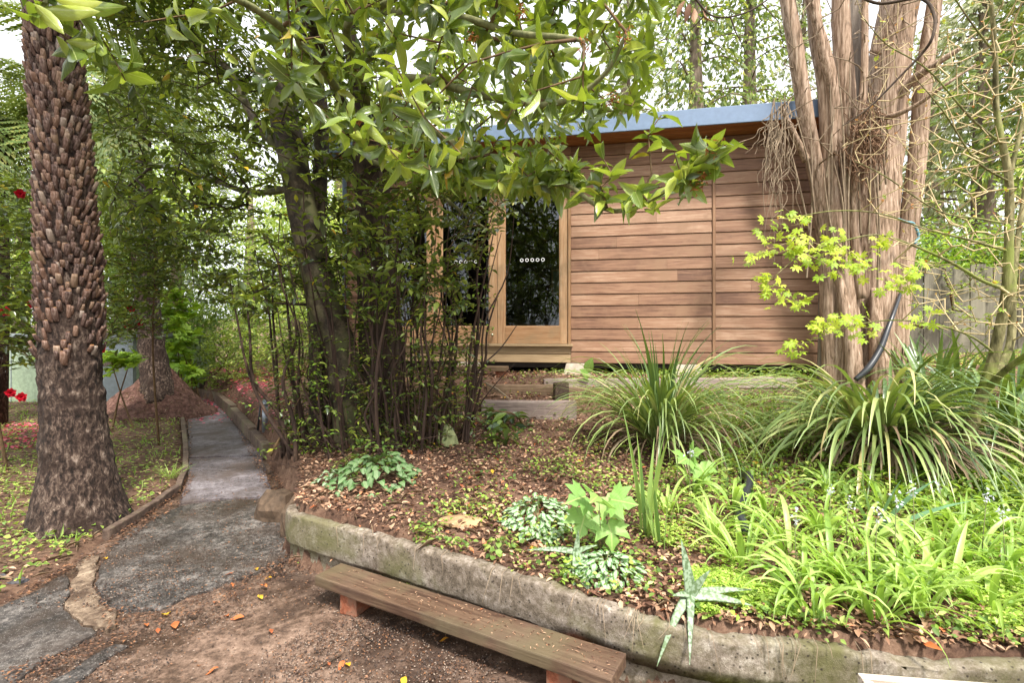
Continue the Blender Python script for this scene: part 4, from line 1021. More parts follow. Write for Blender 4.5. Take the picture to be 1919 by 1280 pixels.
# ---- the dark trunk with the large glossy leaves ----------------------------------------
bt = thing('large_leaved_tree', 'dark trunked tree reaching large glossy leaves and dried flower heads over the cabin doors', 'tree', P(705, 830, 5.2))
chains = [
    ([(712, 850, 5.2), (708, 760, 5.25), (704, 650, 5.25), (700, 540, 5.25), (697, 430, 5.2), (690, 330, 5.1), (684, 250, 5.0), (670, 150, 4.9), (650, 20, 4.8), (640, -150, 4.7)], [.19, .17, .165, .165, .155, .14, .12, .08, .06, .04]),
    ([(735, 840, 5.5), (740, 700, 5.6), (735, 500, 5.6), (722, 380, 5.5), (715, 280, 5.2), (690, 190, 4.7)], [.10, .08, .08, .07, .06, .04]),
    ([(684, 250, 5.0), (640, 190, 4.4), (600, 90, 3.9), (560, -20, 3.5), (540, -120, 3.3)], [.05, .042, .036, .03, .025]),
    ([(690, 190, 4.7), (650, 60, 3.8), (700, 20, 3.2), (800, -40, 2.9)], [.045, .03, .022, .015]),
    ([(650, 20, 4.6), (740, 20, 3.6), (860, 30, 3.0), (960, 60, 2.8), (1050, 68, 2.6), (1095, 76, 2.5)], [.04, .026, .02, .017, .014, .009]),
    ([(670, 120, 4.7), (720, 95, 3.8), (740, 140, 3.5), (800, 148, 3.3), (880, 172, 3.1), (980, 192, 2.95), (1020, 196, 2.9), (1080, 180, 2.8), (1140, 130, 2.7), (1175, 60, 2.6)], [.045, .03, .028, .026, .024, .02, .018, .016, .012, .008]),
    ([(684, 250, 5.0), (720, 235, 4.5), (800, 240, 4.1), (900, 300, 3.7), (1000, 345, 3.4), (1060, 345, 3.1), (1130, 390, 2.9), (1195, 388, 2.75), (1270, 340, 2.6), (1320, 295, 2.5), (1345, 262, 2.45)], [.05, .04, .03, .022, .018, .015, .013, .012, .010, .008, .005]),
    ([(640, 180, 4.4), (590, 110, 3.4), (500, 30, 2.8), (400, -20, 2.5), (250, -60, 2.2), (120, -30, 2.05), (75, 20, 2.0)], [.035, .025, .02, .016, .013, .010, .006]),
    ([(684, 300, 5.0), (780, 330, 4.8), (870, 400, 4.7), (930, 440, 4.6)], [.03, .02, .014, .008])]
sk = Skel()
for i, (pl_, rd) in enumerate(chains):
    pts, rr = smooth_path([P(*q) for q in pl_], rd, 7); mb = MB(); mb.tube(pts, rr, 22 if i < 2 else 9, wob=.12, seed=i + 9)
    mb.build('trunk' if i < 2 else 'branch', M['bark_dark'] if i < 3 else M['twig_green'], bt)
    sk.chain(pts[len(pts) * 2 // 3 if i < 2 else 2:], rr[len(pts) * 2 // 3 if i < 2 else 2:])
n0 = len(sk.p)
polyA = [(480, -420), (1330, -420), (1265, -60), (1230, 60), (1225, 150), (1180, 215), (1080, 270), (1000, 300), (850, 315), (760, 330), (640, 260), (540, 160), (470, 60)]
tg_ = sample_view(polyA, 2.4, 4.9, 1000, .8)
low = sample_view([(850, 290), (1000, 300), (1090, 310), (1060, 350), (960, 345), (860, 350), (780, 330)], 3.0, 4.6, 110)
spr = [P(*q) for q in ((1345, 262, 2.45), (1330, 285, 2.5), (1310, 312, 2.5), (1285, 330, 2.55), (1250, 345, 2.6), (1200, 360, 2.7), (1150, 330, 2.8), (1130, 295, 2.85), (1180, 405, 2.75), (1100, 340, 3.0), (1120, 300, 3.0), (1060, 320, 3.1), (1010, 310, 3.3), (960, 300, 3.5), (900, 320, 3.8), (1215, 250, 2.9), (1240, 215, 2.9))]
spr += [P(1318 + rng.normal() * 26, 300 + rng.normal() * 34, rng.uniform(2.38, 2.56)) for _ in range(5)] + [P(1200 + rng.normal() * 45, 350 + rng.normal() * 22, rng.uniform(2.65, 2.9)) for _ in range(4)]
midl = sample_view([(640, 330), (830, 310), (960, 370), (950, 430), (880, 480), (860, 600), (640, 620)], 4.0, 5.2, 300)
ends = sk.grow(tg_ + low + spr, .2, .06, tip=.0032, exp=.42)
e2 = sk.grow(midl, .2, .06, tip=.0025)
tl = [P(*q) for q in ((75, 30, 2.0), (95, 20, 2.05), (140, 10, 2.1), (185, 60, 2.2), (150, 90, 2.15), (215, 110, 2.3), (235, 150, 2.3), (60, -30, 2.0), (270, 40, 2.5), (330, 30, 2.6), (400, 20, 2.7), (330, 110, 2.9), (420, 90, 3.0), (470, 130, 3.2), (515, 150, 3.3), (620, 240, 4.0), (660, 260, 4.1))]
e3 = sk.grow(tl, .15, .05, tip=.003)
V, F = sk.arrays(n0, 5); link('twigs', mesh_np('twigs', rel(V, bt), F, True), M['twig_brown'], bt, kind='stuff')
pos = np.array([sk.p[e] for e in ends + e3]); dr = sk.dirs(ends + e3)
c_, d_, u_, l_ = rosettes(pos, dr, (4, 8), .122, (30, 105), .16, .42)
big = np.argsort(-l_ / c_[:, 1]); 
def inframe(c): return (np.abs(c[:, 0] / c[:, 1]) < 1.0) & (c[:, 2] < 1.5 + 1.01 * 625 / 960 * c[:, 1]) & (c[:, 2] > 1.5 - 655 / 960 * c[:, 1])
big = big[inframe(c_)[big]][:300]; msk = np.zeros(len(c_), bool); msk[big] = True
leaf_parts('leaf', T_BIG, c_[msk], d_[msk], u_[msk], l_[msk] * 1.1, l_[msk] * .40 * rng.uniform(.8, 1.15, msk.sum()), M['leaf_big_part'], bt)
leaf_cloud('foliage', T_BIG, c_[~msk], d_[~msk], u_[~msk], l_[~msk], l_[~msk] * .38, M['leaf_big'], bt, kind='stuff')
pos = np.array([sk.p[e] for e in e2]); dr = sk.dirs(e2)
c_, d_, u_, l_ = sprays(pos, dr, 8, .09, .3); leaf_cloud('foliage', T_MID, c_, d_, u_, l_, l_ * .42, M['leaf_mid'], bt, kind='stuff')
for k, q in enumerate(((1098, 95, 2.5), (975, 20, 2.75), (885, 70, 2.9), (990, 98, 2.85), (1170, 70, 2.6), (1340, 275, 2.45), (1325, 295, 2.48), (1318, 330, 2.5), (1150, 185, 2.8), (1305, 345, 2.52), (675, 225, 4.0))):
    p = P(*q); n_ = 34; cc = p + rng.normal(size=(n_, 3)) * .018 * np.array((1, 1, 1.4)); dd = rdir(n_)
    leaf_cloud('dried_flower_head', T_TINY, cc, dd, rdir(n_), .028, .008, M['flower_dry'], bt, kind='stuff')

# ---- thin sucker stems round the trunks -------------------------------------------------
th = thing('sucker_thicket', 'thicket of thin dark brown sucker stems fanning up around the trunks', 'shrub', P(690, 850, 4.9))
sk = Skel(); tips = []
def stem(base_px, base_py, Yd, tip_px, tip_py, Yt, r, bow=0.0, mat='bark_stem'):
    g = hit(base_px, base_py); a = g.copy(); a[2] -= .05
    sc_ = Yt / Yd; b = P(tip_px, tip_py, g[1] * sc_)
    mid = (a + b) / 2 + np.array((bow, 0, 0)) + rng.normal(size=3) * .035; m1 = a * .75 + b * .25 + np.array((bow * .8, 0, 0)) + rng.normal(size=3) * .02; m3 = a * .25 + b * .75 + np.array((bow * .6, 0, 0)) + rng.normal(size=3) * .04
    pts, rr = smooth_path([a, m1, mid, m3, b], [r, r * .9, r * .75, r * .55, r * .3], 4)
    mb = MB(); mb.tube(pts, rr, 6); mb.build('stem', M[mat], th)
    sk.chain(pts[5:], rr[5:]); return b
for q in ((545, 852, 462, 560, -.04), (535, 850, 478, 470, .02), (560, 855, 430, 520, -.16), (570, 845, 500, 440, .05), (530, 856, 512, 500, -.05), (555, 862, 548, 560, -.06), (578, 850, 560, 600, 0)):
    tips.append(stem(q[0], q[1], 1, q[2], q[3], 1.05, rng.uniform(.014, .024), q[4]))
for k in range(76):
    u = rng.uniform() ** .9; bx = 575 + u * 300 + rng.normal() * 6; by = 850 - 18 * u + rng.normal() * 7
    tx = bx + (u - .55) * 100 + rng.normal() * 38; ty = rng.uniform(330, 680) + 60 * abs(u - .5)
    tips.append(stem(bx, by, 1, tx, ty, rng.uniform(.96, 1.06), rng.uniform(.007, .017), rng.normal() * .04))
n0 = len(sk.p); tg_ = []
for k in range(520):
    u = rng.uniform(); tg_.append(P(540 + 380 * u + rng.normal() * 12, 850 - rng.uniform(.0, 1) ** .9 * 380, rng.uniform(4.3, 5.3)))
for k in range(40): tg_.append(P(rng.uniform(440, 620), rng.uniform(600, 860), rng.uniform(4.6, 5.4)))
ends = sk.grow(tg_, .15, .10, tip=.0016, exp=.35); V, F = sk.arrays(n0, 3); link('twigs', mesh_np('twigs', rel(V, th), F, True), M['bark_stem'], th, kind='stuff')
pos = np.array([sk.p[e] for e in ends]); dr = sk.dirs(ends); c_, d_, u_, l_ = sprays(pos, dr, 4, .05, .12)
leaf_cloud('foliage', T_MID, c_[::2], d_[::2], u_[::2], l_[::2] * .9, l_[::2] * .42, M['leaf_bright'], th, kind='stuff'); leaf_cloud('foliage', T_MID, c_[1::2], d_[1::2], u_[1::2], l_[1::2] * 1.5, l_[1::2] * .6, M['leaf_mid'], th, kind='stuff')
# dead twigs criss-crossing at the base
mb = MB()
for k in range(150):
    g = hit(rng.uniform(520, 800), rng.uniform(790, 890)); a = g + np.array((0, 0, rng.uniform(0, .25))); d0 = rdir(1)[0]; d0[2] *= .5; L = rng.uniform(.2, .6)
    mb.tube([a, a + d0 * L * .5 + rng.normal(size=3) * .02, a + d0 * L], [.004, .003, .001], 4, caps=False)
o = mb.build('dead_twigs', M['bark_stem'], th); o['kind'] = 'stuff'

# ---- small plants helper ----------------------------------------------------------------
def bush(name, label, cat, poly, Y0, Y1, n, per, L, mat, parentloc=None, step=.18, tip=.002, T_=T_MID, span=.28, asp=.42, twig='twig_brown', stems=5, group=None, zbase=None):
    pts_ = sample_view(poly, Y0, Y1, n); c0 = np.mean(pts_, axis=0); zb = T1(c0[0], c0[1]) if zbase is None else zbase
    t = thing(name, label, cat, (c0[0], c0[1], zb), group); sk = Skel()
    for k in range(stems):
        a = np.array((c0[0] + rng.normal() * .25, c0[1] + rng.normal() * .1, zb - .05)); b = np.array(pts_[int(rng.integers(n))]) * .55 + c0 * .45
        b[2] = max(b[2], zb + .1); pp_, rr_ = smooth_path([a, (a + b) / 2 + rng.normal(size=3) * .05, b], [.006 + tip * 6, .004 + tip * 4, .002 + tip * 2], 5)
        mb = MB(); mb.tube(pp_, rr_, 6); mb.build('stem', M[twig], t); sk.chain(pp_, rr_)
    n0 = len(sk.p); ends = sk.grow(pts_, step, .08, tip=tip); V, F = sk.arrays(n0, 4); link('twigs', mesh_np('twigs', rel(V, t), F, True), M[twig], t, kind='stuff')
    c_, d_, u_, l_ = sprays(np.array([sk.p[e] for e in ends]), sk.dirs(ends), per, L, span)
    leaf_cloud('foliage', T_, c_, d_, u_, l_, l_ * asp, M[mat], t, kind='stuff')
    return t
cm = bush('camellia_bush', 'glossy camellia bush with red flowers at the left edge behind the tree fern', 'shrub', [(-180, 300), (60, 320), (110, 400), (120, 560), (112, 640), (80, 700), (40, 660), (0, 640), (-180, 640)], 4.7, 6.2, 520, 9, .095, 'leaf_mid', asp=.5, stems=2, step=.3, span=.4)
cm2 = bush('camellia_bush', 'camellia branches with red flowers between the two tree fern trunks', 'shrub', [(175, 400), (360, 380), (330, 520), (300, 600), (240, 640), (180, 650)], 5.6, 7.6, 400, 9, .09, 'leaf_mid', asp=.5, stems=1, step=.3, span=.4)
def flower(parent, p, r, mat='red'):
    n_ = 16; a = np.arange(n_) * 2.4; el = np.linspace(.2, 1.2, n_)
    fd = unit(np.array((-p[0], -p[1], 1.5 - p[2] + .6))); ref = unit(np.cross(fd, (0, 0, 1))); w_ = np.cross(fd, ref)
    dd = np.cos(el)[:, None] * 0 + (np.cos(a)[:, None] * ref + np.sin(a)[:, None] * w_) * np.sin(el)[:, None] + fd * np.cos(el)[:, None]
    leaf_cloud('flower', T_MID, np.tile(p, (n_, 1)), dd, np.tile(fd, (n_, 1)) + dd * -.3, r, r * .9, M[mat], parent)
for q in ((38, 363, 5.0), (61, 570, 5.0), (10, 584, 5.0), (40, 745, 4.9), (20, 737, 5.0)): flower(cm, P(*q), .055)
for q in ((246, 578, 6.4), (190, 655, 5.9), (262, 604, 6.6), (240, 612, 6.8)): flower(cm2, P(*q), .055)

bush('vine_shrub', 'low shrub with flat lime green lobed leaves in front of the outbuilding window', 'shrub', [(180, 655), (262, 650), (270, 690), (200, 700)], 7.4, 8.2, 26, 6, .15, 'leaf_bright', T_=T_SYC, asp=.9, stems=2)
bush('lobed_leaf_shrub', 'bright green lobed-leaf shrub behind the second tree fern trunk', 'shrub', [(300, 540), (370, 560), (385, 640), (370, 720), (320, 720), (300, 640)], 9.6, 10.6, 90, 6, .17, 'leaf_bright', T_=T_SYC, asp=.9)
bush('fine_leaf_shrub', 'rounded fine-leaved grey green shrub at the far end of the path', 'shrub', [(375, 625), (430, 600), (490, 615), (510, 680), (480, 735), (400, 735), (370, 690)], 10.3, 11.6, 420, 9, .07, 'leaf_back', asp=.5)
bush('fine_leaf_shrub', 'second fine-leaved shrub glimpsed between the sucker stems and the cabin', 'shrub', [(500, 560), (640, 560), (660, 700), (620, 740), (520, 735), (490, 650)], 10.5, 12.0, 380, 9, .09, 'leaf_back', asp=.5)
bush('dark_leaf_plant', 'glossy dark broad-leaved plant beside the lower sleeper', 'plant', [(880, 740), (985, 770), (990, 800), (930, 790), (890, 820)], 4.9, 5.2, 9, 5, .16, 'leaf_big_dark', T_=T_BIG, asp=.38, stems=3)
bush('dark_leaf_plant', 'smaller glossy broad-leaved plant drooping over the leaf litter', 'plant', [(900, 800), (970, 815), (970, 850), (930, 840)], 4.5, 4.8, 7, 5, .13, 'leaf_big_dark', T_=T_BIG, asp=.4, stems=2)
bush('privet_plant', 'leafy low seedling cluster under the suckers right of the dark trunk', 'plant', [(700, 740), (860, 700), (880, 800), (830, 850), (720, 860), (650, 850)], 4.3, 4.9, 130, 5, .055, 'leaf_mid', asp=.55, tip=.0015)
bush('privet_plant', 'green leafy seedling cluster at the foot of the grey trunks', 'plant', [(600, 860), (700, 830), (760, 850), (700, 900), (620, 920)], 3.8, 4.4, 70, 5, .05, 'weed', asp=.55, tip=.0015)

bush('undergrowth_shrub', 'dense low leafy undergrowth at the left foot of the sucker thicket, beside the kerb', 'shrub', [(480, 640), (590, 600), (640, 700), (640, 850), (560, 860), (510, 780)], 4.7, 5.6, 200, 6, .06, 'leaf_mid', asp=.45, tip=.0018, stems=3)
bush('undergrowth_shrub', 'leafy undergrowth among the stems below the middle glass door', 'shrub', [(640, 640), (900, 580), (900, 780), (860, 850), (640, 860)], 4.3, 5.0, 300, 6, .06, 'leaf_mid', asp=.45, tip=.0018, stems=4)
# ---- far vegetation ---------------------------------------------------------------------
def far_tree(name, label, x, y, h, cr, c0, n, L, mat, trunk=.16, T_=T_MID, clumps=46, cl=.55, asp=.45, bark='bark_far', group=None, droop=.0, lean=0.0):
    z0 = T1(x, y); t = thing(name, label, 'tree', (x, y, z0), group)
    cz = z0 + c0 + (h - c0) / 2; hz = (h - c0) / 2
    pts, rr = smooth_path([(x, y, z0 - .2), (x + lean * .3 + rng.normal() * .1, y, z0 + h * .35), (x + lean * .7, y, z0 + h * .65), (x + lean, y, z0 + h * .93)], [trunk * 1.25, trunk, trunk * .7, trunk * .2], 8)
    mb = MB(); mb.tube(pts, rr, 12, wob=.12); mb.build('trunk', M[bark], t); sk = Skel(); sk.chain(pts[6:], rr[6:])
    cc = rdir(clumps) * (rng.uniform(size=(clumps, 1)) ** .4) * np.array((cr, cr, hz)) + np.array((x + lean * .6, y, cz)); n0 = len(sk.p)
    sk.grow(list(cc), .4, .1, tip=.008); V, F = sk.arrays(n0, 4); link('branches', mesh_np('branches', rel(V, t), F, True), M[bark], t, kind='stuff')
    k = rng.integers(clumps, size=n); off_ = rng.normal(size=(n, 3)) * cl * np.array((1, 1, .6)); c = cc[k] + off_; d = unit(off_ * .7 + rdir(n) * .6 + np.array((0, 0, -.25 - droop))); up = np.array((0, 0, 1.)) + rdir(n) * .7
    leaf_cloud('foliage', T_, c, d, up, L * rng.uniform(.6, 1.3, n), L * asp * rng.uniform(.8, 1.2, n), M[mat], t, kind='stuff')
    return t
G1 = 'trees on the bank behind the garden'
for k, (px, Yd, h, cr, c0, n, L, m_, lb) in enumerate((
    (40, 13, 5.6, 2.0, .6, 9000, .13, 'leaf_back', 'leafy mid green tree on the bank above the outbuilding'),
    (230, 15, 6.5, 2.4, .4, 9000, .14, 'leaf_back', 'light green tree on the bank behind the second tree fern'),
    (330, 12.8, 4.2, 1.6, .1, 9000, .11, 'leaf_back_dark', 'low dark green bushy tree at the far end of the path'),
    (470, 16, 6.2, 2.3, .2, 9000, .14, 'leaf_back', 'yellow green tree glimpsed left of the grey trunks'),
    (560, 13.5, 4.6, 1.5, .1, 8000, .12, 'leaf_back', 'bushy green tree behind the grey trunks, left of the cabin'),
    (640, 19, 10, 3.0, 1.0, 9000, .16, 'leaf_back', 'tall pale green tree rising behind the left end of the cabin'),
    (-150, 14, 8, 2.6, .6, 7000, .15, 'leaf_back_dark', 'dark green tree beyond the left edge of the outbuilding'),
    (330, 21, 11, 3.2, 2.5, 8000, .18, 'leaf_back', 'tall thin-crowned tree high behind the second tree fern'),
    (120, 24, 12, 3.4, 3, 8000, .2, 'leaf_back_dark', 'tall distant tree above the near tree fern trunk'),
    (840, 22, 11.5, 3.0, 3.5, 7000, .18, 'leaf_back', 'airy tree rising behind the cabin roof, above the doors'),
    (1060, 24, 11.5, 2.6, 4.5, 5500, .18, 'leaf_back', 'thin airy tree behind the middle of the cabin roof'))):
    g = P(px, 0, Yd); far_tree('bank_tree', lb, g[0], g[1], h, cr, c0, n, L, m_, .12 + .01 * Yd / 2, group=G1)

def conifer(label, x, y, h, R, n, mat='conifer', c0=2.5, trunk=.2, L=.26, group='conifers behind the cabin'):
    z0 = T1(x, y); t = thing('conifer', label, 'conifer', (x, y, z0), group)
    pts, rr = smooth_path([(x, y, z0 - .2), (x + rng.normal() * .15, y, z0 + h * .4), (x + rng.normal() * .2, y, z0 + h)], [trunk * 1.3, trunk, .03], 10)
    mb = MB(); mb.tube(pts, rr, 12, wob=.15); mb.build('trunk', M['bark_far'], t); mbb = MB(); c = []; d = []
    nb = 46
    for k in range(nb):
        q = k / nb; z = z0 + c0 + (h - c0) * q; a = k * 2.4 + rng.normal() * .3; Lb = R * (1.05 - q * .85) * rng.uniform(.6, 1.1); A = np.array((x, y, z)); hd = np.array((math.cos(a), math.sin(a), 0))
        B = A + hd * Lb * .6 + np.array((0, 0, .12 * Lb)); E = A + hd * Lb + np.array((0, 0, -.18 * Lb)); pp_, rr_ = smooth_path([A, B, E], [.035, .022, .006], 4); mbb.tube(pp_, rr_, 4, caps=False)
        m_ = int(n / nb); tt = rng.uniform(.25, 1.05, m_); base = A + hd * (tt * Lb)[:, None] + np.array((0, 0, 1.)) * (.12 * Lb - .55 * Lb * (tt - .5) ** 2)[:, None]
        off_ = rng.normal(size=(m_, 3)) * np.array((.22, .22, .16)); off_[:, 2] -= np.abs(rng.normal(size=m_)) * .22
        c.append(base + off_); d.append(unit(hd * .5 + off_ * 1.4 + np.array((0, 0, -.55)) + rng.normal(size=(m_, 3)) * .3))
    mbb.build('branches', M['bark_far'], t)['kind'] = 'stuff'
    c = np.vstack(c); d = np.vstack(d); n_ = len(c)
    leaf_cloud('foliage', T_TINY3, c, d, rdir(n_), L * rng.uniform(.5, 1.2, n_), L * .32, M[mat], t, kind='stuff')
for px, Yd, h, R, n, mt, c0, lb in (
    (1297, 15, 13, 2.2, 3000, 'conifer', 4.6, 'conifer with a bare lower trunk behind the right half of the cabin roof'),
    (1408, 16.5, 14, 2.0, 2800, 'conifer', 5.0, 'conifer standing just left of the cypress stems behind the roof'),
    (1180, 21, 15, 2.6, 2800, 'conifer_pale', 6.0, 'distant pale conifer above the middle of the cabin roof'),
    (1500, 20, 13, 2.4, 2600, 'conifer_pale', 3.0, 'pale conifer seen between the cypress stems'),
    (1850, 13, 9, 2.4, 3000, 'conifer_pale', 2.6, 'pale drooping conifer behind the maple branches'),
    (2010, 10.5, 9, 2.4, 3600, 'conifer', 3.4, 'dark drooping conifer hanging in at the upper right edge'),
    (1760, 17, 10, 2.0, 2600, 'conifer_pale', 2.0, 'grey green conifer right of the cypress trunk')):
    g = P(px, 0, Yd); conifer(lb, g[0], g[1], h, R, n, mt, c0, .16 + Yd * .006)
for k, (px, Yd, h, cr, n, L, m_, lb) in enumerate((
    (1760, 9.6, 1.9, 1.0, 7000, .09, 'leaf_bright', 'lime green shrub tree above the paling fence, right of the trunk'),
    (1900, 9.8, 2.2, 1.3, 8000, .10, 'leaf_back_dark', 'dark leafy shrub tree above the fence at the right edge'),
    (1640, 12, 2.6, 1.2, 5000, .1, 'leaf_back', 'green shrub tree seen past the cypress trunk'),
    (2080, 8.4, 3.6, 1.5, 7000, .10, 'leaf_back', 'leafy tree at the far right beyond the maple'))):
    g = P(px, 0, Yd); far_tree('shrub_tree', lb, g[0], g[1], h, cr, .3, n, L, m_, .05, group='shrubs behind the fence', cl=.4)
g = P(1830, 0, 9.3); t = thing('flowering_shrub', 'shrub covered in small pale blossoms above the fence', 'shrub', (g[0], g[1], 1.3))
n_ = 2600; cc = rng.normal(size=(n_, 3)) * np.array((.8, .3, .45)) + np.array((g[0], g[1] + .3, 2.75)); leaf_cloud('foliage', T_MID, cc, rdir(n_), rdir(n_) + np.array((0, 0, .5)), .09, .04, M['leaf_back_dark'], t, kind='stuff')
n_ = 420; cc = rng.normal(size=(n_, 3)) * np.array((.8, .25, .4)) + np.array((g[0], g[1] + .15, 2.8)); leaf_cloud('blossom', T_TINY, cc, rdir(n_), rdir(n_), .05, .05, M['white_flower'], t, kind='stuff')
mb = MB(); mb.tube([(g[0], g[1] + .3, 1.1), (g[0], g[1] + .3, 2.9)], [.04, .02], 8); mb.build('trunk', M['bark_far'], t)

# ---- the big cypress ---------------------------------------------------------------------
cy = thing('cypress_tree', 'huge multi-stemmed cypress with stringy pinkish brown bark at the right end of the cabin', 'tree', P(1615, 700, 5.95))
stems = [
    ('trunk', [(1632, 735, 6.1), (1630, 690, 6.1), (1630, 600, 6.1), (1636, 500, 6.1), (1642, 400, 6.1), (1652, 300, 6.1), (1662, 200, 6.1), (1672, 100, 6.05), (1690, 0, 6.0), (1710, -140, 6.0)], [.34, .27, .24, .235, .225, .205, .205, .205, .2, .17], 'bark_cedar', .14),
    ('trunk', [(1612, 735, 6.6), (1610, 500, 6.6), (1606, 300, 6.6), (1600, 100, 6.6), (1598, -140, 6.6)], [.3, .2, .16, .15, .14], 'bark_cedar_grey', .12),
    ('stem', [(1560, 735, 5.95), (1562, 680, 5.95), (1556, 600, 5.95), (1552, 500, 5.95), (1540, 380, 5.9), (1522, 280, 5.85), (1505, 180, 5.8), (1490, 80, 5.8), (1474, -20, 5.8), (1460, -140, 5.8)], [.15, .12, .10, .10, .09, .085, .085, .08, .075, .07], 'bark_cedar', .15),
    ('stem', [(1590, 735, 5.85), (1590, 640, 5.85), (1585, 540, 5.85), (1565, 430, 5.85), (1556, 340, 5.85), (1552, 240, 5.85), (1545, 150, 5.85), (1530, 60, 5.85), (1512, -140, 5.9)], [.16, .13, .11, .10, .09, .085, .08, .075, .06], 'bark_cedar', .16),
    ('stem', [(1578, 520, 6.0), (1578, 400, 5.95), (1574, 300, 5.9), (1566, 200, 5.85), (1548, 100, 5.8), (1524, 20, 5.75), (1500, -80, 5.7)], [.08, .075, .07, .07, .06, .05, .04], 'bark_cedar', .1),
    ('stem', [(1600, 450, 5.95), (1592, 330, 5.9), (1590, 230, 5.85), (1582, 120, 5.85), (1576, 0, 5.85), (1576, -120, 5.85)], [.07, .065, .09, .1, .09, .07], 'bark_cedar', .18),
    ('stem', [(1615, 560, 5.75), (1600, 400, 5.75), (1606, 300, 5.65), (1618, 180, 5.65), (1622, 80, 5.65), (1622, -80, 5.7)], [.05, .045, .04, .038, .034, .03], 'bark_cedar', .08),
    ('stem', [(1560, 290, 5.75), (1562, 180, 5.75), (1540, 90, 5.7), (1522, 0, 5.65), (1510, -80, 5.6)], [.04, .05, .045, .04, .03], 'bark_cedar', .12),
    ('stem', [(1676, 735, 6.0), (1680, 640, 6.0), (1690, 520, 6.0), (1704, 420, 6.0), (1716, 330, 5.95), (1724, 240, 5.95), (1730, 160, 5.9), (1745, 60, 5.9), (1770, -120, 5.9)], [.17, .12, .11, .10, .095, .09, .09, .08, .06], 'bark_cedar', .12),
    ('stem', [(1655, 735, 5.75), (1652, 700, 5.75), (1644, 620, 5.8), (1638, 540, 5.85)], [.16, .12, .08, .03], 'bark_cedar', .2),
    ('stem', [(1603, 740, 5.72), (1600, 680, 5.72), (1588, 600, 5.76), (1575, 520, 5.82), (1568, 440, 5.85)], [.12, .085, .06, .05, .02], 'bark_cedar', .2),
    ('stem', [(1545, 735, 6.1), (1546, 660, 6.1), (1545, 560, 6.1), (1550, 440, 6.1)], [.09, .07, .06, .04], 'bark_cedar_grey', .2),
    ('stem', [(1680, 735, 6.15), (1690, 700, 6.15), (1685, 640, 6.1), (1678, 560, 6.1)], [.22, .12, .08, .03], 'bark_cedar', .2),
    ('limb', [(1680, 180, 5.95), (1710, 150, 5.8), (1745, 125, 5.6), (1800, 90, 5.4)], [.07, .05, .04, .02], 'bark_cedar', .1),
    ('limb', [(1650, 222, 5.75), (1680, 214, 5.55), (1720, 195, 5.4), (1770, 160, 5.2), (1830, 120, 5.1)], [.03, .028, .022, .016, .008], 'bark_cedar', .05),
    ('limb', [(1512, 300, 5.8), (1485, 245, 5.7), (1465, 200, 5.6)], [.045, .035, .02], 'bark_cedar', .05),
    ('limb', [(1640, 100, 5.9), (1680, 20, 5.7), (1720, -80, 5.5)], [.07, .05, .03], 'bark_cedar', .05)]
sk = Skel()
for i, (nm, pl_, rd, mt, fl) in enumerate(stems):
    pts, rr = smooth_path([P(*q) for q in pl_], rd, 9); mb = MB(); mb.tube(pts, rr, 40 if i < 2 else 22, wob=.07, flute=fl * (1.3 if i < 2 else .8), seed=i * 3.3, fl_k=3.4 if i < 2 else 1.6); mb.build(nm, M[mt], cy)
    if i not in (9, 10, 11, 12): sk.chain(pts[len(pts) // 3:], rr[len(pts) // 3:])
n0 = len(sk.p); tg_ = sample_view([(1460, -60), (1780, -60), (1760, 120), (1660, 190), (1560, 300), (1500, 260), (1470, 140)], 5.3, 6.2, 190)
sk.grow(tg_, .2, .14, tip=.004, exp=.36, up=.12); V, F = sk.arrays(n0, 5); link('twigs', mesh_np('twigs', rel(V, cy), F, True), M['vine'], cy, kind='stuff')
# slim shoots rising along the stems
mb = MB()
for k in range(24):
    x0 = rng.uniform(1510, 1680); y0 = rng.uniform(250, 560); x1_ = x0 + rng.normal() * 18 - 10; y1_ = y0 - rng.uniform(120, 330)
    Yd = rng.uniform(5.5, 5.75); q, r_ = smooth_path([P(x0, y0, Yd + .1), P((x0 + x1_) / 2 + rng.normal() * 7, (y0 + y1_) / 2, Yd), P(x1_, y1_, Yd - .05)], [.013, .010, .004], 5); mb.tube(q, r_, 5, caps=False)
mb.build('shoots', M['vine'], cy)['kind'] = 'stuff'
# matted nest of dead sprays caught between the stems
mb = MB()
for k in range(900):
    c = P(1622 + rng.normal() * 17, 255 + rng.normal() * 34, 5.60 + rng.normal() * .05); c[0] += (c[2] - 3.6) * .15; d0 = rdir(1)[0] * .5 + np.array((0, 0, -.6)); L = rng.uniform(.06, .2)
    mb.tube([c, c + d0 * L * .5 + rng.normal(size=3) * .02, c + d0 * L], [.006, .005, .001], 3, caps=False)
mb.build('dead_spray_nest', M['nest'], cy)['kind'] = 'stuff'
# hanging dry vine
hv = thing('hanging_vine', 'curtain of dry leafless vine strands hanging in front of the cladding left of the cypress', 'vine', P(1462, 200, 5.55))
mb = MB()
for k in range(42):
    x = 1462 + rng.normal() * 16; y = 190 + rng.uniform(-15, 60); Yd = 5.55 + rng.normal() * .05; L = rng.uniform(60, 260); q = [P(x, y, Yd)]; dx = rng.normal() * 5 - 3
    for s_ in range(1, 9): q.append(P(x + dx * s_ * .8 + rng.normal() * 5, y + L * s_ / 8, Yd + rng.normal() * .015))
    q, r_ = smooth_path(q, np.linspace(.006, .002, 9), 3); mb.tube(q, r_, 4, caps=False)
mb.build('strands', M['vine'], hv)['kind'] = 'stuff'

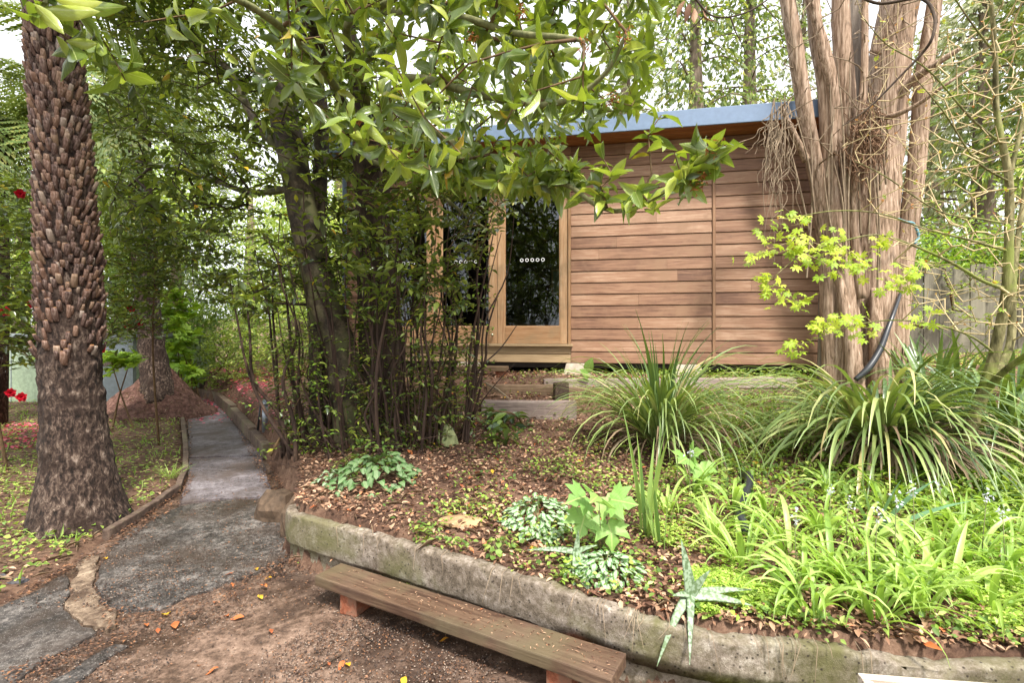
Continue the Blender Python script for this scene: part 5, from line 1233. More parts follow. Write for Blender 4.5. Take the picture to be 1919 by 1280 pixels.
# ---- Japanese maple ------------------------------------------------------------------------
jm = thing('japanese_maple', 'young japanese maple with green mossy bark, bare budding twigs and sprays of lime leaves', 'tree', hit(1808, 905))
g = hit(1808, 905); Yb = g[1]
k_ = Yb / 3.6
def PJ(x, y, Y): return P(x, y, Y * k_)
ch = [
    ('trunk', [(1806, 925, 3.6), (1808, 890, 3.6), (1816, 820, 3.6), (1838, 750, 3.6), (1858, 690, 3.58), (1876, 610, 3.55), (1888, 540, 3.5), (1892, 440, 3.5), (1892, 340, 3.5), (1880, 270, 3.5), (1868, 200, 3.5), (1866, 100, 3.45), (1858, 0, 3.4), (1850, -100, 3.4)], [.095, .078, .07, .062, .056, .052, .048, .042, .038, .033, .028, .024, .019, .014]),
    ('limb', [(1838, 760, 3.6), (1868, 700, 3.65), (1895, 640, 3.7), (1900, 520, 3.75), (1915, 400, 3.8), (1935, 250, 3.8), (1950, 80, 3.8)], [.045, .045, .04, .034, .026, .02, .012]),
    ('limb', [(1850, 730, 3.6), (1890, 690, 3.4), (1940, 655, 3.2)], [.04, .032, .028]),
    ('limb', [(1890, 350, 3.5), (1900, 300, 3.5), (1915, 240, 3.5), (1930, 160, 3.5)], [.03, .024, .018, .01]),
    ('branch', [(1880, 540, 3.5), (1840, 525, 3.4), (1780, 490, 3.35), (1700, 455, 3.3), (1640, 440, 3.25), (1570, 455, 3.2), (1500, 480, 3.15), (1450, 520, 3.1)], [.022, .018, .015, .012, .009, .007, .005, .003]),
    ('branch', [(1888, 470, 3.5), (1820, 450, 3.4), (1740, 430, 3.3), (1650, 400, 3.2), (1560, 395, 3.1), (1480, 410, 3.05)], [.016, .012, .009, .007, .005, .003]),
    ('branch', [(1862, 660, 3.55), (1820, 630, 3.4), (1760, 610, 3.3), (1680, 600, 3.2), (1600, 610, 3.15), (1530, 635, 3.1), (1490, 650, 3.1)], [.014, .011, .009, .007, .005, .004, .003]),
    ('branch', [(1891, 420, 3.5), (1840, 410, 3.3), (1760, 395, 3.2), (1660, 330, 3.1), (1600, 300, 3.0)], [.014, .011, .008, .006, .003]),
    ('branch', [(1880, 270, 3.5), (1820, 220, 3.4), (1740, 130, 3.3), (1660, 80, 3.3), (1610, 20, 3.2)], [.014, .011, .008, .006, .003]),
    ('branch', [(1866, 100, 3.45), (1820, 40, 3.4), (1780, -20, 3.3)], [.012, .009, .006]),
    ('branch', [(1892, 340, 3.5), (1830, 300, 3.35), (1770, 210, 3.2), (1720, 150, 3.1)], [.013, .010, .007, .004])]
sk = Skel()
for i, (nm, pl_, rd) in enumerate(ch):
    pts, rr = smooth_path([PJ(*q) for q in pl_], [r_ * .64 for r_ in rd], 7); mb = MB(); mb.tube(pts, rr, 16 if i < 3 else 8, wob=.08, seed=i); mb.build(nm, M['bark_maple'], jm)
    j_ = len(pts) // 2 if i == 0 else 2; sk.chain(pts[j_:], rr[j_:])
n0 = len(sk.p)
bare = [p for p in sample_view([(1560, -60), (1960, -60), (1960, 640), (1780, 620), (1700, 560), (1640, 400), (1560, 260), (1640, 100)], 3.0 * k_, 4.1 * k_, 760)]
e1 = sk.grow(bare, .12, .02, tip=.0026, exp=.34, up=.05)
lime = []
for x, y, sx, sy, n_ in ((1460, 480, 35, 22, 9), (1505, 455, 30, 14, 8), (1560, 470, 40, 25, 12), (1600, 490, 30, 18, 9), (1440, 540, 30, 22, 9), (1480, 560, 25, 14, 5), (1690, 530, 30, 28, 10), (1720, 520, 20, 25, 6), (1540, 615, 24, 8, 5), (1600, 608, 50, 12, 10), (1500, 650, 22, 10, 5), (1470, 410, 22, 12, 4), (1640, 460, 24, 12, 4), (1730, 590, 24, 12, 3)):
    for k in range(n_): lime.append(PJ(x + rng.normal() * sx * .6, y + rng.normal() * sy * .6, rng.uniform(3.02, 3.3)))
e2 = sk.grow(lime, .10, .08, tip=.0014, exp=.35)
V, F = sk.arrays(n0, 4); link('twigs', mesh_np('twigs', rel(V, jm), F, True), M['twig_pale'], jm, kind='stuff')
pos = np.array([sk.p[e] for e in e2]); m_ = 3; c = np.repeat(pos, m_, 0) + rng.normal(size=(len(pos) * m_, 3)) * .035; n_ = len(c)
d = unit(np.repeat(sk.dirs(e2), m_, 0) * .3 + rdir(n_) * .8 + np.array((0, -.1, -.45))); up = np.array((0, -.45, .8)) + rdir(n_) * .45
L = .070 * rng.uniform(.75, 1.25, n_); sel = np.arange(n_) < 300
leaf_parts('leaf', T_MAPLE, c[sel], d[sel], up[sel], L[sel], L[sel], M['maple'], jm)
if (~sel).any(): leaf_cloud('foliage', T_MAPLE, c[~sel], d[~sel], up[~sel], L[~sel], L[~sel], M['maple'], jm, kind='stuff')
idx = [i for i in range(n0, len(sk.p)) if rng.uniform() < .22]; c = np.array([sk.p[i] for i in idx]); n_ = len(c)
leaf_cloud('buds', T_MAPLE, c, rdir(n_) + np.array((0, 0, .1)), rdir(n_), .022 * rng.uniform(.5, 1.5, n_), .02, M['maple_bud'], jm, kind='stuff')
k2 = rng.choice(len(c), 60, replace=False); leaf_cloud('young_leaves', T_MAPLE, c[k2], rdir(60) + np.array((0, 0, -.4)), rdir(60), .045, .045, M['maple'], jm, kind='stuff')
# long looping bare shoot from the crown above
mb = MB(); q, r_ = smooth_path([P(1570, -40, 3.2), P(1640, 4, 3.1), P(1725, -4, 3.0), P(1752, 30, 2.95), P(1748, 70, 2.9), P(1728, 100, 2.95), P(1690, 140, 3.0), P(1630, 200, 3.05), P(1580, 235, 3.1)], [.009, .009, .009, .009, .008, .008, .006, .005, .003], 8); mb.tube(q, r_, 7)
o = mb.build('arching_shoot', M['bark_dark']); tag(o, 'long dark bare shoot looping down in front of the cypress stems', 'branch')
bo = thing('overhanging_branch', 'bare dark twigs with brown leaves drooping in at the top left of the cypress', 'branch', P(1290, 0, 2.8))
sk = Skel(); q, r_ = smooth_path([P(1230, -120, 2.9), P(1300, -10, 2.8), P(1340, 30, 2.8), P(1400, 22, 2.8), P(1450, -10, 2.8)], [.007, .006, .005, .005, .004], 6); mb = MB(); mb.tube(q, r_, 6); mb.build('branch', M['bark_dark'], bo); sk.chain(q, r_)
n0 = len(sk.p); sk.grow([P(*q) for q in ((1380, 60, 2.8), (1420, 120, 2.8), (1350, 100, 2.8), (1460, 40, 2.8), (1500, -10, 2.8), (1330, 70, 2.8), (1400, 100, 2.9), (1290, 60, 2.9), (1240, 120, 2.9), (1470, 90, 2.9))], .08, .1, tip=.0016); V, F = sk.arrays(n0, 4); link('twigs', mesh_np('twigs', rel(V, bo), F, True), M['bark_dark'], bo, kind='stuff')
cc = np.array([P(1293, 5, 2.78), P(1300, 12, 2.78), P(1322, 10, 2.8), P(1285, 0, 2.8)]); leaf_parts('dead_leaf', T_BIG, cc, np.array([(-.2, 0, -1), (.1, 0, -1), (.2, 0, -1), (-.5, 0, -.8)]), rdir(4), np.full(4, .1), np.full(4, .035), M['litter'], bo)

# ---- strap-leaved plants --------------------------------------------------------------------
def strap_mesh(name, e0, bend, w, seg=9, twist=0.0, fold=.35, tipw=.08, wmax=.35):
    V = []; F = []; x = z = 0.0; e = e0
    for k in range(seg + 1):
        t = k / seg; ww = w * (min(1, .55 + t * 1.6) if t < wmax else max(tipw, (1 - ((t - wmax) / (1 - wmax)) ** 1.8))) / 2
        nx, nz = -math.sin(e), math.cos(e); tw = twist * t
        sy, sn = math.cos(tw), math.sin(tw)
        V += [(x + nx * fold * ww - nx * sn * ww, -ww * sy, z + nz * fold * ww - nz * sn * ww), (x, 0, z), (x + nx * fold * ww + nx * sn * ww, ww * sy, z + nz * fold * ww + nz * sn * ww)]
        x += math.cos(e) / seg; z += math.sin(e) / seg; e -= bend / seg * (.4 + 1.2 * t)
    for k in range(seg):
        b = k * 3; F += [(b, b + 1, b + 4, b + 3), (b + 1, b + 2, b + 5, b + 4)]
    return mesh_np(name, np.array(V), np.array(F), True)
def strap_plant(name, label, cat, base, n, L, w, e0, bend, mat, r=.06, az=None, group=None, nvar=10, dead=0, nm='leaf', leanz=0, fold=.35, parent=None, jz=.0):
    t = parent or thing(name, label, cat, base, group); lib = []
    for k in range(nvar):
        e_ = math.radians(rng.uniform(*e0)); b_ = math.radians(rng.uniform(*bend)); me = strap_mesh(nm, e_, b_, sum(w) / sum(L), twist=rng.normal() * .35, fold=fold); lib.append(me)
    for k in range(n):
        me = lib[int(rng.integers(nvar))]
        if not me.materials: me.materials.append(M[mat])
        a = rng.uniform(0, 2 * PI) if az is None else rng.uniform(*az)
        o = bpy.data.objects.new(nm, me); C.objects.link(o); o.parent = t; ro = r * math.sqrt(rng.uniform())
        lb = np.array(base) - np.array(t.location)
        o.location = (lb[0] + math.cos(a) * ro, lb[1] + math.sin(a) * ro, lb[2] - .01 + rng.uniform(0, jz)); o.rotation_euler = (rng.normal() * .06, rng.normal() * .06, a + rng.normal() * .25)
        l_ = rng.uniform(*L); ww = l_ * rng.uniform(w[0], w[1]) / (sum(w) / 2); o.scale = (l_, ww, l_)
    return t
g1 = hit(1238, 838); g1[2] += .02
ts = strap_plant('tussock_plant', 'large strappy green tussock with upright spikes in the middle of the bed', 'plant', g1, 225, (.75, 1.25), (.018, .030), (35, 80), (95, 165), 'strap', .17, jz=.18)
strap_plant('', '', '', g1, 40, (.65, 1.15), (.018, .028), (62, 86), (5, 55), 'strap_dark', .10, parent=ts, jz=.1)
strap_plant('', '', '', g1, 32, (.9, 1.2), (.014, .022), (30, 60), (30, 80), 'strap', .10, az=(2.4, 4.0), parent=ts, jz=.1)
strap_plant('', '', '', g1, 90, (.45, .9), (.012, .02), (20, 55), (120, 200), 'strap_dead', .16, parent=ts, nm='dead_leaf', jz=.06)
g2 = hit(1650, 860); g2[2] += .04
ts2 = strap_plant('tussock_plant', 'broad drooping tussock with a skirt of brown dead leaves left of the maple', 'plant', g2, 190, (.95, 1.5), (.022, .036), (25, 70), (95, 170), 'strap', .22, az=(1.9, 5.2), jz=.2)
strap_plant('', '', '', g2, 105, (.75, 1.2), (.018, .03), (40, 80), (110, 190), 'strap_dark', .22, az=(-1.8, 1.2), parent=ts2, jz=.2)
strap_plant('', '', '', g2, 150, (.55, .95), (.015, .026), (10, 60), (110, 200), 'strap_dead', .22, az=(3.4, 6.4), parent=ts2, nm='dead_leaf', jz=.12)
g3 = hit(1880, 850); g3[2] += .02
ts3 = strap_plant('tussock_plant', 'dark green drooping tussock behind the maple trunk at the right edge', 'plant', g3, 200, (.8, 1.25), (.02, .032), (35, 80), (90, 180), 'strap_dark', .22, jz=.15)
strap_plant('', '', '', g3, 60, (.5, .8), (.015, .026), (10, 60), (110, 200), 'strap_dead', .2, parent=ts3, nm='dead_leaf', jz=.1)
for k, (px, py, n_, L0, lb) in enumerate(((1745, 755, 26, .95, 'upright dark sword-leaved clump just right of the cypress base'), (1800, 745, 20, .9, 'upright sword-leaved clump behind the maple trunk fork'), (1700, 720, 14, .6, 'shorter sword-leaved clump against the cypress base'), (1905, 745, 16, 1.1, 'tall broad sword-leaved clump at the right edge of the slope'), (1860, 640, 14, .8, 'sword-leaved clump high on the slope below the fence'))):
    g = hit(px, py); strap_plant('sword_leaf_plant', lb, 'plant', g, n_, (L0 * .6, L0), (.035, .055), (58, 86), (5, 60), 'strap_dark', .12, group='sword-leaved clumps on the slope')
limes = [(1255, 965), (1340, 1015), (1300, 930), (1395, 1065), (1562, 935), (1440, 975), (1480, 1040), (1545, 1010), (1560, 1085), (1610, 1105), (1660, 1085), (1690, 1040), (1735, 1110), (1765, 1060), (1830, 1070), (1885, 1095), (1905, 1020), (1510, 1110), (1620, 1030), (1800, 1010), (1660, 960), (1375, 960), (1590, 1140), (1700, 1135), (1780, 1125), (1520, 1160), (1640, 1168), (1730, 1160), (1860, 1150)]
words = ['beside the two upright iris fans', 'right of the iris fans, low over the clover', 'at the foot of the middle tussock', 'above the bright clover mat', 'tall, by the slope below the brown leaf skirt', 'in the thin litter beside the hose end', 'mid-bed, behind the front row', 'arching, left of the blue-green iris', 'dense, near the wall edge', 'dense, with blades trailing on the wall', 'front row, below the blue-green iris', 'directly right of the blue-green iris foot', 'front row, largest, with broad folded blades', 'behind the broad folded blades', 'in front of the maple trunk', 'by the right-hand clover mat', 'at the right edge below the maple', 'leftmost of the front row', 'just below the blue-green iris', 'in leafy weeds left of the maple foot', 'behind the blue-green iris', 'left of the hose end', 'hanging over the wall, second of the front row', 'hanging over the wall below the big one', 'hanging over the wall beside the right clover mat', 'trailing over the wall rim, leftmost of all', 'trailing over the rim in the middle of the wall', 'trailing over the rim above the white planter corner', 'trailing over the rim at the right edge of the view']
for (px, py), wd in zip(limes, words):
    g = hit(px, py); s_ = 1.25 if py > 1000 else 1.15
    strap_plant('lime_strap_plant', 'lime green strap-leaved clump ' + wd, 'plant', g, int(rng.integers(13, 22)), (.20 * s_, .36 * s_), (.014, .026), (50, 85), (60, 200), 'strap_lime', .05, group='lime strap-leaved clumps in the bed', nvar=5, fold=.5)
for px, py, n_, L0, lb in ((1212, 1010, 9, .74, 'tall upright iris fan with narrow yellow green leaves, left of its twin'), (1240, 1030, 6, .45, 'short iris fan beside the taller one')):
    g = hit(px, py); strap_plant('iris_plant', lb, 'plant', g, n_, (L0 * .6, L0), (.022, .034), (76, 90), (0, 25), 'iris_green', .03, group='iris fans', nvar=6, fold=.2)
g = hit(1640, 1010); irs = thing('iris_plant', 'iris with broad blue green blades fanning to the right among lime straps', 'plant', g)
for a, e_, L0, w_, b_ in ((-.3, 60, .46, .055, 30), (-.2, 35, .52, .05, 25), (2.9, 80, .34, .04, 5), (-.4, 75, .36, .05, 15), (3.3, 62, .26, .04, 0)):
    me = strap_mesh('leaf', math.radians(e_), math.radians(b_), w_ / L0, fold=.1, wmax=.5); me.materials.append(M['iris']); o = bpy.data.objects.new('leaf', me); C.objects.link(o); o.parent = irs; o.rotation_euler = (1.2, 0, 0) if False else (0, 0, a); o.scale = (L0, L0, L0)
    o.rotation_euler = (math.radians(65) * (1 if math.cos(a) > 0 else -1), 0, a)
    o.rotation_euler = (0, 0, a)

# ---- spotted aloes at the wall edge ----
def aloe(label, px, py, leaves, H=.05):
    g = hit(px, py); g[2] += .02 + H; t = thing('spotted_aloe', label, 'succulent', g)
    for (dx, dy, dz, L, w) in leaves:
        dq = .22
        if dy < -.5: dz = .12; dq = 1.0; L *= .8; w *= .85
        d0 = unit(np.array((dx, dy, dz), float)); s_ = unit(np.cross(d0, (0.1, -.6, .8))); u_ = np.cross(s_, d0); V = []; seg = 8; n_ = 8
        for k in range(seg + 1):
            q = k / seg; c = d0 * L * q + np.array((0, 0, -1)) * L * dq * q ** 1.6; ww = w / 2 * (1 - q ** 1.6) + .0012; th_ = ww * .35
            for j in range(n_):
                a = 2 * PI * j / n_; V.append(c + s_ * math.cos(a) * ww + u_ * (math.sin(a) * th_ + .35 * abs(math.cos(a)) * ww))
        F = [(i * n_ + j, i * n_ + (j + 1) % n_, (i + 1) * n_ + (j + 1) % n_, (i + 1) * n_ + j) for i in range(seg) for j in range(n_)]
        link('leaf', mesh_np('leaf', np.array(V), np.array(F), True), M['aloe'], t)
M['aloe'] = leafmat('spotted_aloe_leaf', [(0, '4c6040'), (1, '627650')], .5, .03, silver=70)
aloe('pale spotted aloe with two long tips hanging down the wall face', 1080, 1068, ((-.9, -.1, .3, .26, .035), (-.15, -.7, -.9, .25, .04), (.18, -.7, -1.0, .36, .036), (.6, -.4, -.2, .17, .03), (.1, .1, 1, .14, .03), (.4, -.1, .3, .13, .03), (-.5, -.5, -.3, .12, .03)))
aloe('larger spotted aloe sprawling beside the bright clover mat', 1294, 1148, ((-.1, .1, 1, .30, .055), (.4, -.1, .8, .18, .04), (-.5, -.3, .3, .12, .035), (-.75, -.6, -.8, .30, .055), (-.25, -.7, -1., .26, .045), (.9, -.1, .1, .26, .05), (.8, .1, .2, .3, .04)))
for px, py in ((1375, 1170), (1400, 1160)):
    pass
# ---- sycamore seedlings, big seedling, lamium ----
def seedling(name, label, px, py, leaves, L, mat, T_=T_SYC, asp=1.0):
    g = hit(px, py); t = thing(name, label, 'seedling', g); C0 = []; D0 = []
    for (lx, ly, dx, dz) in leaves:
        e = P(lx, ly, g[1]); e[1] += rng.normal() * .04; mb = MB(); mb.tube([g, (g + e) / 2 + np.array((0, 0, .02)), e], [.003, .0025, .002], 5); mb.build('stalk', M['twig_green'], t); C0.append(e); D0.append((dx, -.55, dz))
    n_ = len(C0); leaf_parts('leaf', T_, np.array(C0), unit(np.array(D0, float)), np.tile((0, -.75, .75), (n_, 1)) + rdir(n_) * .12, np.full(n_, L) * rng.uniform(.8, 1.1, n_), np.full(n_, L * asp), M[mat], t)
seedling('sycamore_seedling', 'sycamore seedling with large pale lobed leaves above the wall', 1128, 1045, ((1100, 962, -.3, -.6), (1140, 940, .5, -.6), (1118, 925, -.2, .2), (1098, 930, -.7, 0), (1145, 935, .7, .1), (1140, 975, .1, -.9)), .145, 'sycamore')
seedling('sycamore_seedling', 'smaller sycamore seedling with two pale leaves in front of the tussock', 1310, 930, ((1290, 860, -.5, .0), (1312, 872, .3, -.7), (1300, 862, .3, .5)), .14, 'sycamore')
seedling('broad_leaf_seedling', 'single upright pale broad leaf in front of the concrete footing', 1103, 716, ((1103, 700, .1, 1.0), (1100, 712, -.2, .5)), .22, 'sycamore', T_BIG, .6)
def patch(name, label, cat, pix, r, n, L, mat, asp=.8, h=.10, T_=T_MID):
    g = hit(*pix); t = thing(name, label, cat, g); a = rng.uniform(0, 2 * PI, n); q = np.sqrt(rng.uniform(0, 1, n)); x = g[0] + np.cos(a) * q * r[0]; y = g[1] + np.sin(a) * q * r[1]
    z = T(x, y) + h * (1 - q ** 2) * rng.uniform(.6, 1, n) + .025; c = np.stack([x, y, z], 1); d = unit(np.stack([np.cos(a), np.sin(a), np.full(n, -.35)], 1) + rdir(n) * .7); up = np.array((0, -.2, 1.)) + rdir(n) * .3
    sel = np.arange(n) < 300; leaf_parts('leaf', T_, c[sel], d[sel], up[sel], L * rng.uniform(.7, 1.15, n)[sel], L * asp * rng.uniform(.85, 1.1, n)[sel], M[mat], t)
    mb = MB()
    for k in range(18):
        e = c[int(rng.integers(n))]; mb.tube([g - (0, 0, .02), (g + e) / 2 + (0, 0, .03), e], [.002, .002, .0015], 4, caps=False)
    mb.build('stalks', M['twig_green'], t)['kind'] = 'stuff'
patch('silver_nettle_patch', 'dark green silver-marked ground cover patch at the foot of the trunks, above the wall corner', 'ground cover', (700, 905), (.30, .28), 150, .075, 'lamium_green', h=.18)
patch('silver_nettle_patch', 'small silver-marked patch at the wall edge, below the lone leafy sprigs', 'ground cover', (625, 905), (.14, .12), 34, .05, 'lamium', h=.06)
patch('silver_nettle_patch', 'bright silver-leaved patch left of the sycamore seedling', 'ground cover', (1010, 985), (.20, .30), 250, .05, 'lamium', h=.10)
patch('silver_nettle_patch', 'silver-leaved patch hanging over the wall edge below the sycamore seedling', 'ground cover', (1135, 1085), (.17, .13), 170, .045, 'lamium', h=.08)
patch('silver_nettle_patch', 'few green sprigs on the wall edge left of the pale aloe', 'ground cover', (938, 1040), (.08, .09), 26, .045, 'weed', h=.06)
# ---- pale bell flowers ----
for k, (px, py, hh, lb) in enumerate(((1500, 1100, .33, 'left of the front row'), (1635, 1100, .36, 'behind the front row'), (1715, 1080, .42, 'right of the iris'), (1555, 1020, .3, 'left of the iris'), (1840, 1080, .4, 'before the maple'), (1895, 1100, .36, 'at the right edge'), (1690, 1120, .45, 'tallest, in the front row'), (1770, 1010, .3, 'behind the front row near the maple'), (1300, 980, .42, 'before the tussock, beside the seedling'), (1590, 1060, .32, 'in the middle of the lime straps'))):
    g = hit(px, py); t = thing('bell_flower', 'thin flower stalk with tiny pale drooping bells ' + lb, 'flower', g, 'pale bell flowers')
    mb = MB(); top = g + np.array((rng.normal() * .02, rng.normal() * .02, hh)); mb.tube([g, (g + top) / 2 + rng.normal(size=3) * .006, top], [.0028, .0024, .0014], 5); mb.build('stalk', M['twig_green'], t)
    n_ = 14; c = top + rng.normal(size=(n_, 3)) * (.010, .010, .022) - (0, 0, .012); leaf_cloud('petals', T_TINY, c, rdir(n_) + (0, 0, -.5), rdir(n_), .017, .010, M['white_flower'], t, kind='stuff')

# ---- ground cover, litter ---------------------------------------------------------------
def scatter_region(pixpoly, n, dens=None, zmax=None):
    "points on the ground seen through a region, uniform over the ground"
    pts_ = np.array([hit(*p) for p in pixpoly]); x0, x1_ = pts_[:, 0].min(), pts_[:, 0].max(); y0, y1_ = pts_[:, 1].min(), pts_[:, 1].max(); out = []; tot = 0
    poly = [(p[0], p[1]) for p in pts_]
    while tot < n:
        x = rng.uniform(x0, x1_, n * 2); y = rng.uniform(y0, y1_, n * 2); ok = inpoly(x, y, poly)
        if dens is not None: ok &= rng.uniform(size=len(x)) < dens(x, y)
        out.append(np.stack([x[ok], y[ok]], 1)); tot += ok.sum()
        if ok.sum() == 0: break
    out = np.vstack(out)[:n]; return out[:, 0], out[:, 1]
def ground_leaves(name, x, y, L, asp, mat, T_, flat_=.35, h=.012, hv_=.02, **kw):
    n = len(x); z = T(x, y) + h + rng.uniform(0, hv_, n); a = rng.uniform(0, 2 * PI, n); d = np.stack([np.cos(a), np.sin(a), rng.normal(size=n) * flat_ * .6], 1)
    up = np.array((0, 0, 1.)) + rdir(n) * flat_; l_ = L * rng.uniform(.6, 1.3, n); return leaf_cloud(name, T_, np.stack([x, y, z], 1), d, up, l_, l_ * asp * rng.uniform(.8, 1.2, n), M[mat], None, kind='stuff', **kw)
bedpoly = [(-1.44, 3.3), (-.63, 2.90), (.33, 2.32), (.62, 2.18), (1.1, 2.08), (1.9, 1.95), (3.6, 1.7), (6, 1.6), (9, 8), (3, 6.9), (-2.3, 7.6), (-5.2, 9.9), (-4.2, 8.4), (-3.0, 6.5), (-2.1, 5.0), (-1.7, 4.1)]
def world_scatter(poly, n, dens=None, n_far=None):
    xs = [p[0] for p in poly]; ys = [p[1] for p in poly]; out = []; tot = 0
    while tot < n:
        x = rng.uniform(min(xs), max(xs), n * 3); y = rng.uniform(min(ys), max(ys), n * 3); ok = inpoly(x, y, poly) & (rng.uniform(size=n * 3) < np.clip((3.4 / np.maximum(y, 2)) ** 1.6, 0, 1))
        if dens is not None: ok &= rng.uniform(size=n * 3) < dens(x, y)
        out.append(np.stack([x[ok], y[ok]], 1)); tot += ok.sum()
    out = np.vstack(out)[:n]; return out[:, 0], out[:, 1]
x, y = world_scatter(bedpoly, 26000, lambda x, y: np.clip(1.15 - .15 * x, .4, 1) * np.clip(.75 + .9 * vnoise(x, y, 2.4, 8), .08, 1)); ground_leaves('leaf_litter', x, y, .040, .45, 'litter', T_MID, .6)
x, y = world_scatter(bedpoly, 30000); ground_leaves('bark_mulch', x, y, .022, .4, 'litter', T_TINY, .7, .004, .008)
x, y = world_scatter(bedpoly, 260); ground_leaves('orange_litter', x, y, .065, .45, 'orange_leaf', T_MID, .5)
x, y = world_scatter(bedpoly, 90); ground_leaves('yellow_litter', x, y, .06, .4, 'yellow_leaf', T_MID, .5)
# pine-needle and twig litter
n_ = 2600; x, y = world_scatter(bedpoly, n_); c = np.stack([x, y, T(x, y) + .018], 1); a = rng.uniform(0, 2 * PI, n_); leaf_cloud('twig_litter', T_TINY, c, np.stack([np.cos(a), np.sin(a), rng.normal(size=n_) * .12], 1), np.tile((0, 0, 1.), (n_, 1)), .14 * rng.uniform(.3, 1.2, n_), .004, M['strap_dead'], kind='stuff')
green = lambda x, y: np.clip((x - .4) * .55 + 1.6 * vnoise(x, y, 2.6, 4) + .05, 0, 1)
x, y = world_scatter(bedpoly, 26000, green); ground_leaves('ground_cover', x, y, .030, .6, 'weed', T_MID, .5, .02, .06)
x, y = world_scatter(bedpoly, 14000, green); ground_leaves('ground_cover', x, y, .032, .5, 'clover', T_MID, .6, .02, .07)
x, y = world_scatter(bedpoly, 1500, lambda x, y: np.clip(.4 - .1 * np.abs(x), .05, 1) * np.clip(vnoise(x, y, 3, 9) * 3, 0, 1)); ground_leaves('ground_cover', x, y, .03, .6, 'weed', T_MID, .5, .02, .05)
def clover_mat(pix, n, hgt=.05):
    x, y = scatter_region(pix, n, lambda a, b: np.clip(.55 + 2.2 * vnoise(a, b, 7, 3), .04, 1)); hgt = hgt * np.clip(.5 + 1.2 * vnoise(x, y, 5, 7), .1, 1.3); ground_leaves('clover', x, y, .017, 1.0, 'clover', T_CLOVER, .45, .02, hgt)
clover_mat([(1270, 1130), (1300, 1070), (1400, 1080), (1480, 1130), (1480, 1165), (1400, 1180), (1310, 1172)], 3000, .05)
clover_mat([(1760, 1100), (1830, 1070), (1940, 1090), (1950, 1190), (1880, 1195), (1800, 1160)], 2800, .05)
clover_mat([(1180, 1000), (1400, 960), (1600, 980), (1700, 1100), (1500, 1100), (1300, 1060)], 3000, .04)
clover_mat([(1700, 960), (1950, 940), (1950, 1100), (1750, 1080)], 2600, .04)
# strip of seedlings under the cladding
x, y = rng.uniform(1.7, 3.9, 900), rng.uniform(6.0, 6.2, 900); ground_leaves('ground_cover', x, y, .04, .55, 'weed', T_MID, .6, .02, .12)
# grasses in the left bed
LB = [(-1.9 - .0, 4.6), (-3.0, 3.9), (-4.0, 3.2), (-8, 2.2), (-9.2, 10.6), (-7.2, 10.4), (-6.2, 9.6), (-5.7, 8.6), (-5.0, 7.2), (-4.1, 6.0), (-3.4, 5.1), (-2.8, 4.4), (-2.98, 3.9)]
LB = [tuple(p) for p in LEFT_EDGE[:-1]] + [(-7.6, 11), (-12, 11), (-14, 2)]
inL = lambda x, y: (dist_poly(x, y, LEFT_EDGE) > .07).astype(float)
x, y = world_scatter(LB, 5000, inL); ground_leaves('leaf_litter', x, y, .045, .42, 'litter', T_MID, .5)
x, y = world_scatter(LB, 7000, inL); ground_leaves('bark_mulch', x, y, .022, .4, 'litter', T_TINY, .7, .004, .008)
n_ = 7000; x, y = world_scatter(LB, n_, inL); c = np.stack([x, y, T(x, y) + .012], 1); a = rng.uniform(0, 2 * PI, n_); leaf_cloud('dry_grass', T_TINY, c, np.stack([np.cos(a), np.sin(a), rng.uniform(-.05, .35, n_)], 1), rdir(n_) + (0, 0, 1), .12 * rng.uniform(.4, 1.2, n_), .005, M['strap_dead'], kind='stuff')
gl = lambda x, y: inL(x, y) * np.clip((-x - 2.9 + .12 * (y - 4)) * .6 + .2 + .8 * vnoise(x, y, 2.2, 6), 0, 1)
x, y = world_scatter(LB, 22000, gl); ground_leaves('ground_cover', x, y, .034, .75, 'weed', T_MID, .5, .015, .06)
x, y = world_scatter(LB, 14000, gl); ground_leaves('clover', x, y, .022, 1, 'clover', T_CLOVER, .35, .015, .05)
n_ = 2500; x, y = world_scatter(LB, n_, gl); c = np.stack([x, y, T(x, y)], 1); leaf_cloud('grass', T_TINY, c, rdir(n_) * .6 + (0, 0, 1), rdir(n_), .10 * rng.uniform(.5, 1.3, n_), .006, M['strap_lime'], kind='stuff')
# fallen pink petals
x = rng.uniform(-7.2, -4.7, 1500); y = rng.uniform(8.4, 12.2, 1500); ok_ = rng.uniform(size=1500) < np.clip((y - 8.2) / 1.6, .08, 1); x = x[ok_]; y = y[ok_]; z_ = np.maximum(T(x, y), .028)
n_ = len(x); leaf_cloud('fallen_petals', T_TINY, np.stack([x, y, z_ + .008], 1), rdir(n_) * (1, 1, .2), rdir(n_) * .3 + (0, 0, 1), .055, .05, M['petal'], kind='stuff')
x, y = scatter_region([(-60, 850), (-60, 795), (120, 795), (110, 835), (60, 845)], 520); n_ = len(x); leaf_cloud('fallen_petals', T_TINY, np.stack([x, y, T(x, y) + .03], 1), rdir(n_) * (1, 1, .2), rdir(n_) * .3 + (0, 0, 1), .055, .05, M['petal'], kind='stuff')
x, y = world_scatter([(-5.9, 10.4), (-4.9, 9.0), (-3.2, 6.5), (-2.6, 6.2), (-4.5, 11)], 500); ground_leaves('fallen_petals', x, y, .04, .8, 'petal', T_TINY, .3)
# grass tuft by the edging
g = hit(318, 895); strap_plant('grass_tuft', 'tuft of fine bright grass leaning over the path edging', 'grass tuft', g, 60, (.12, .24), (.003, .005), (40, 85), (30, 120), 'strap_lime', .06)

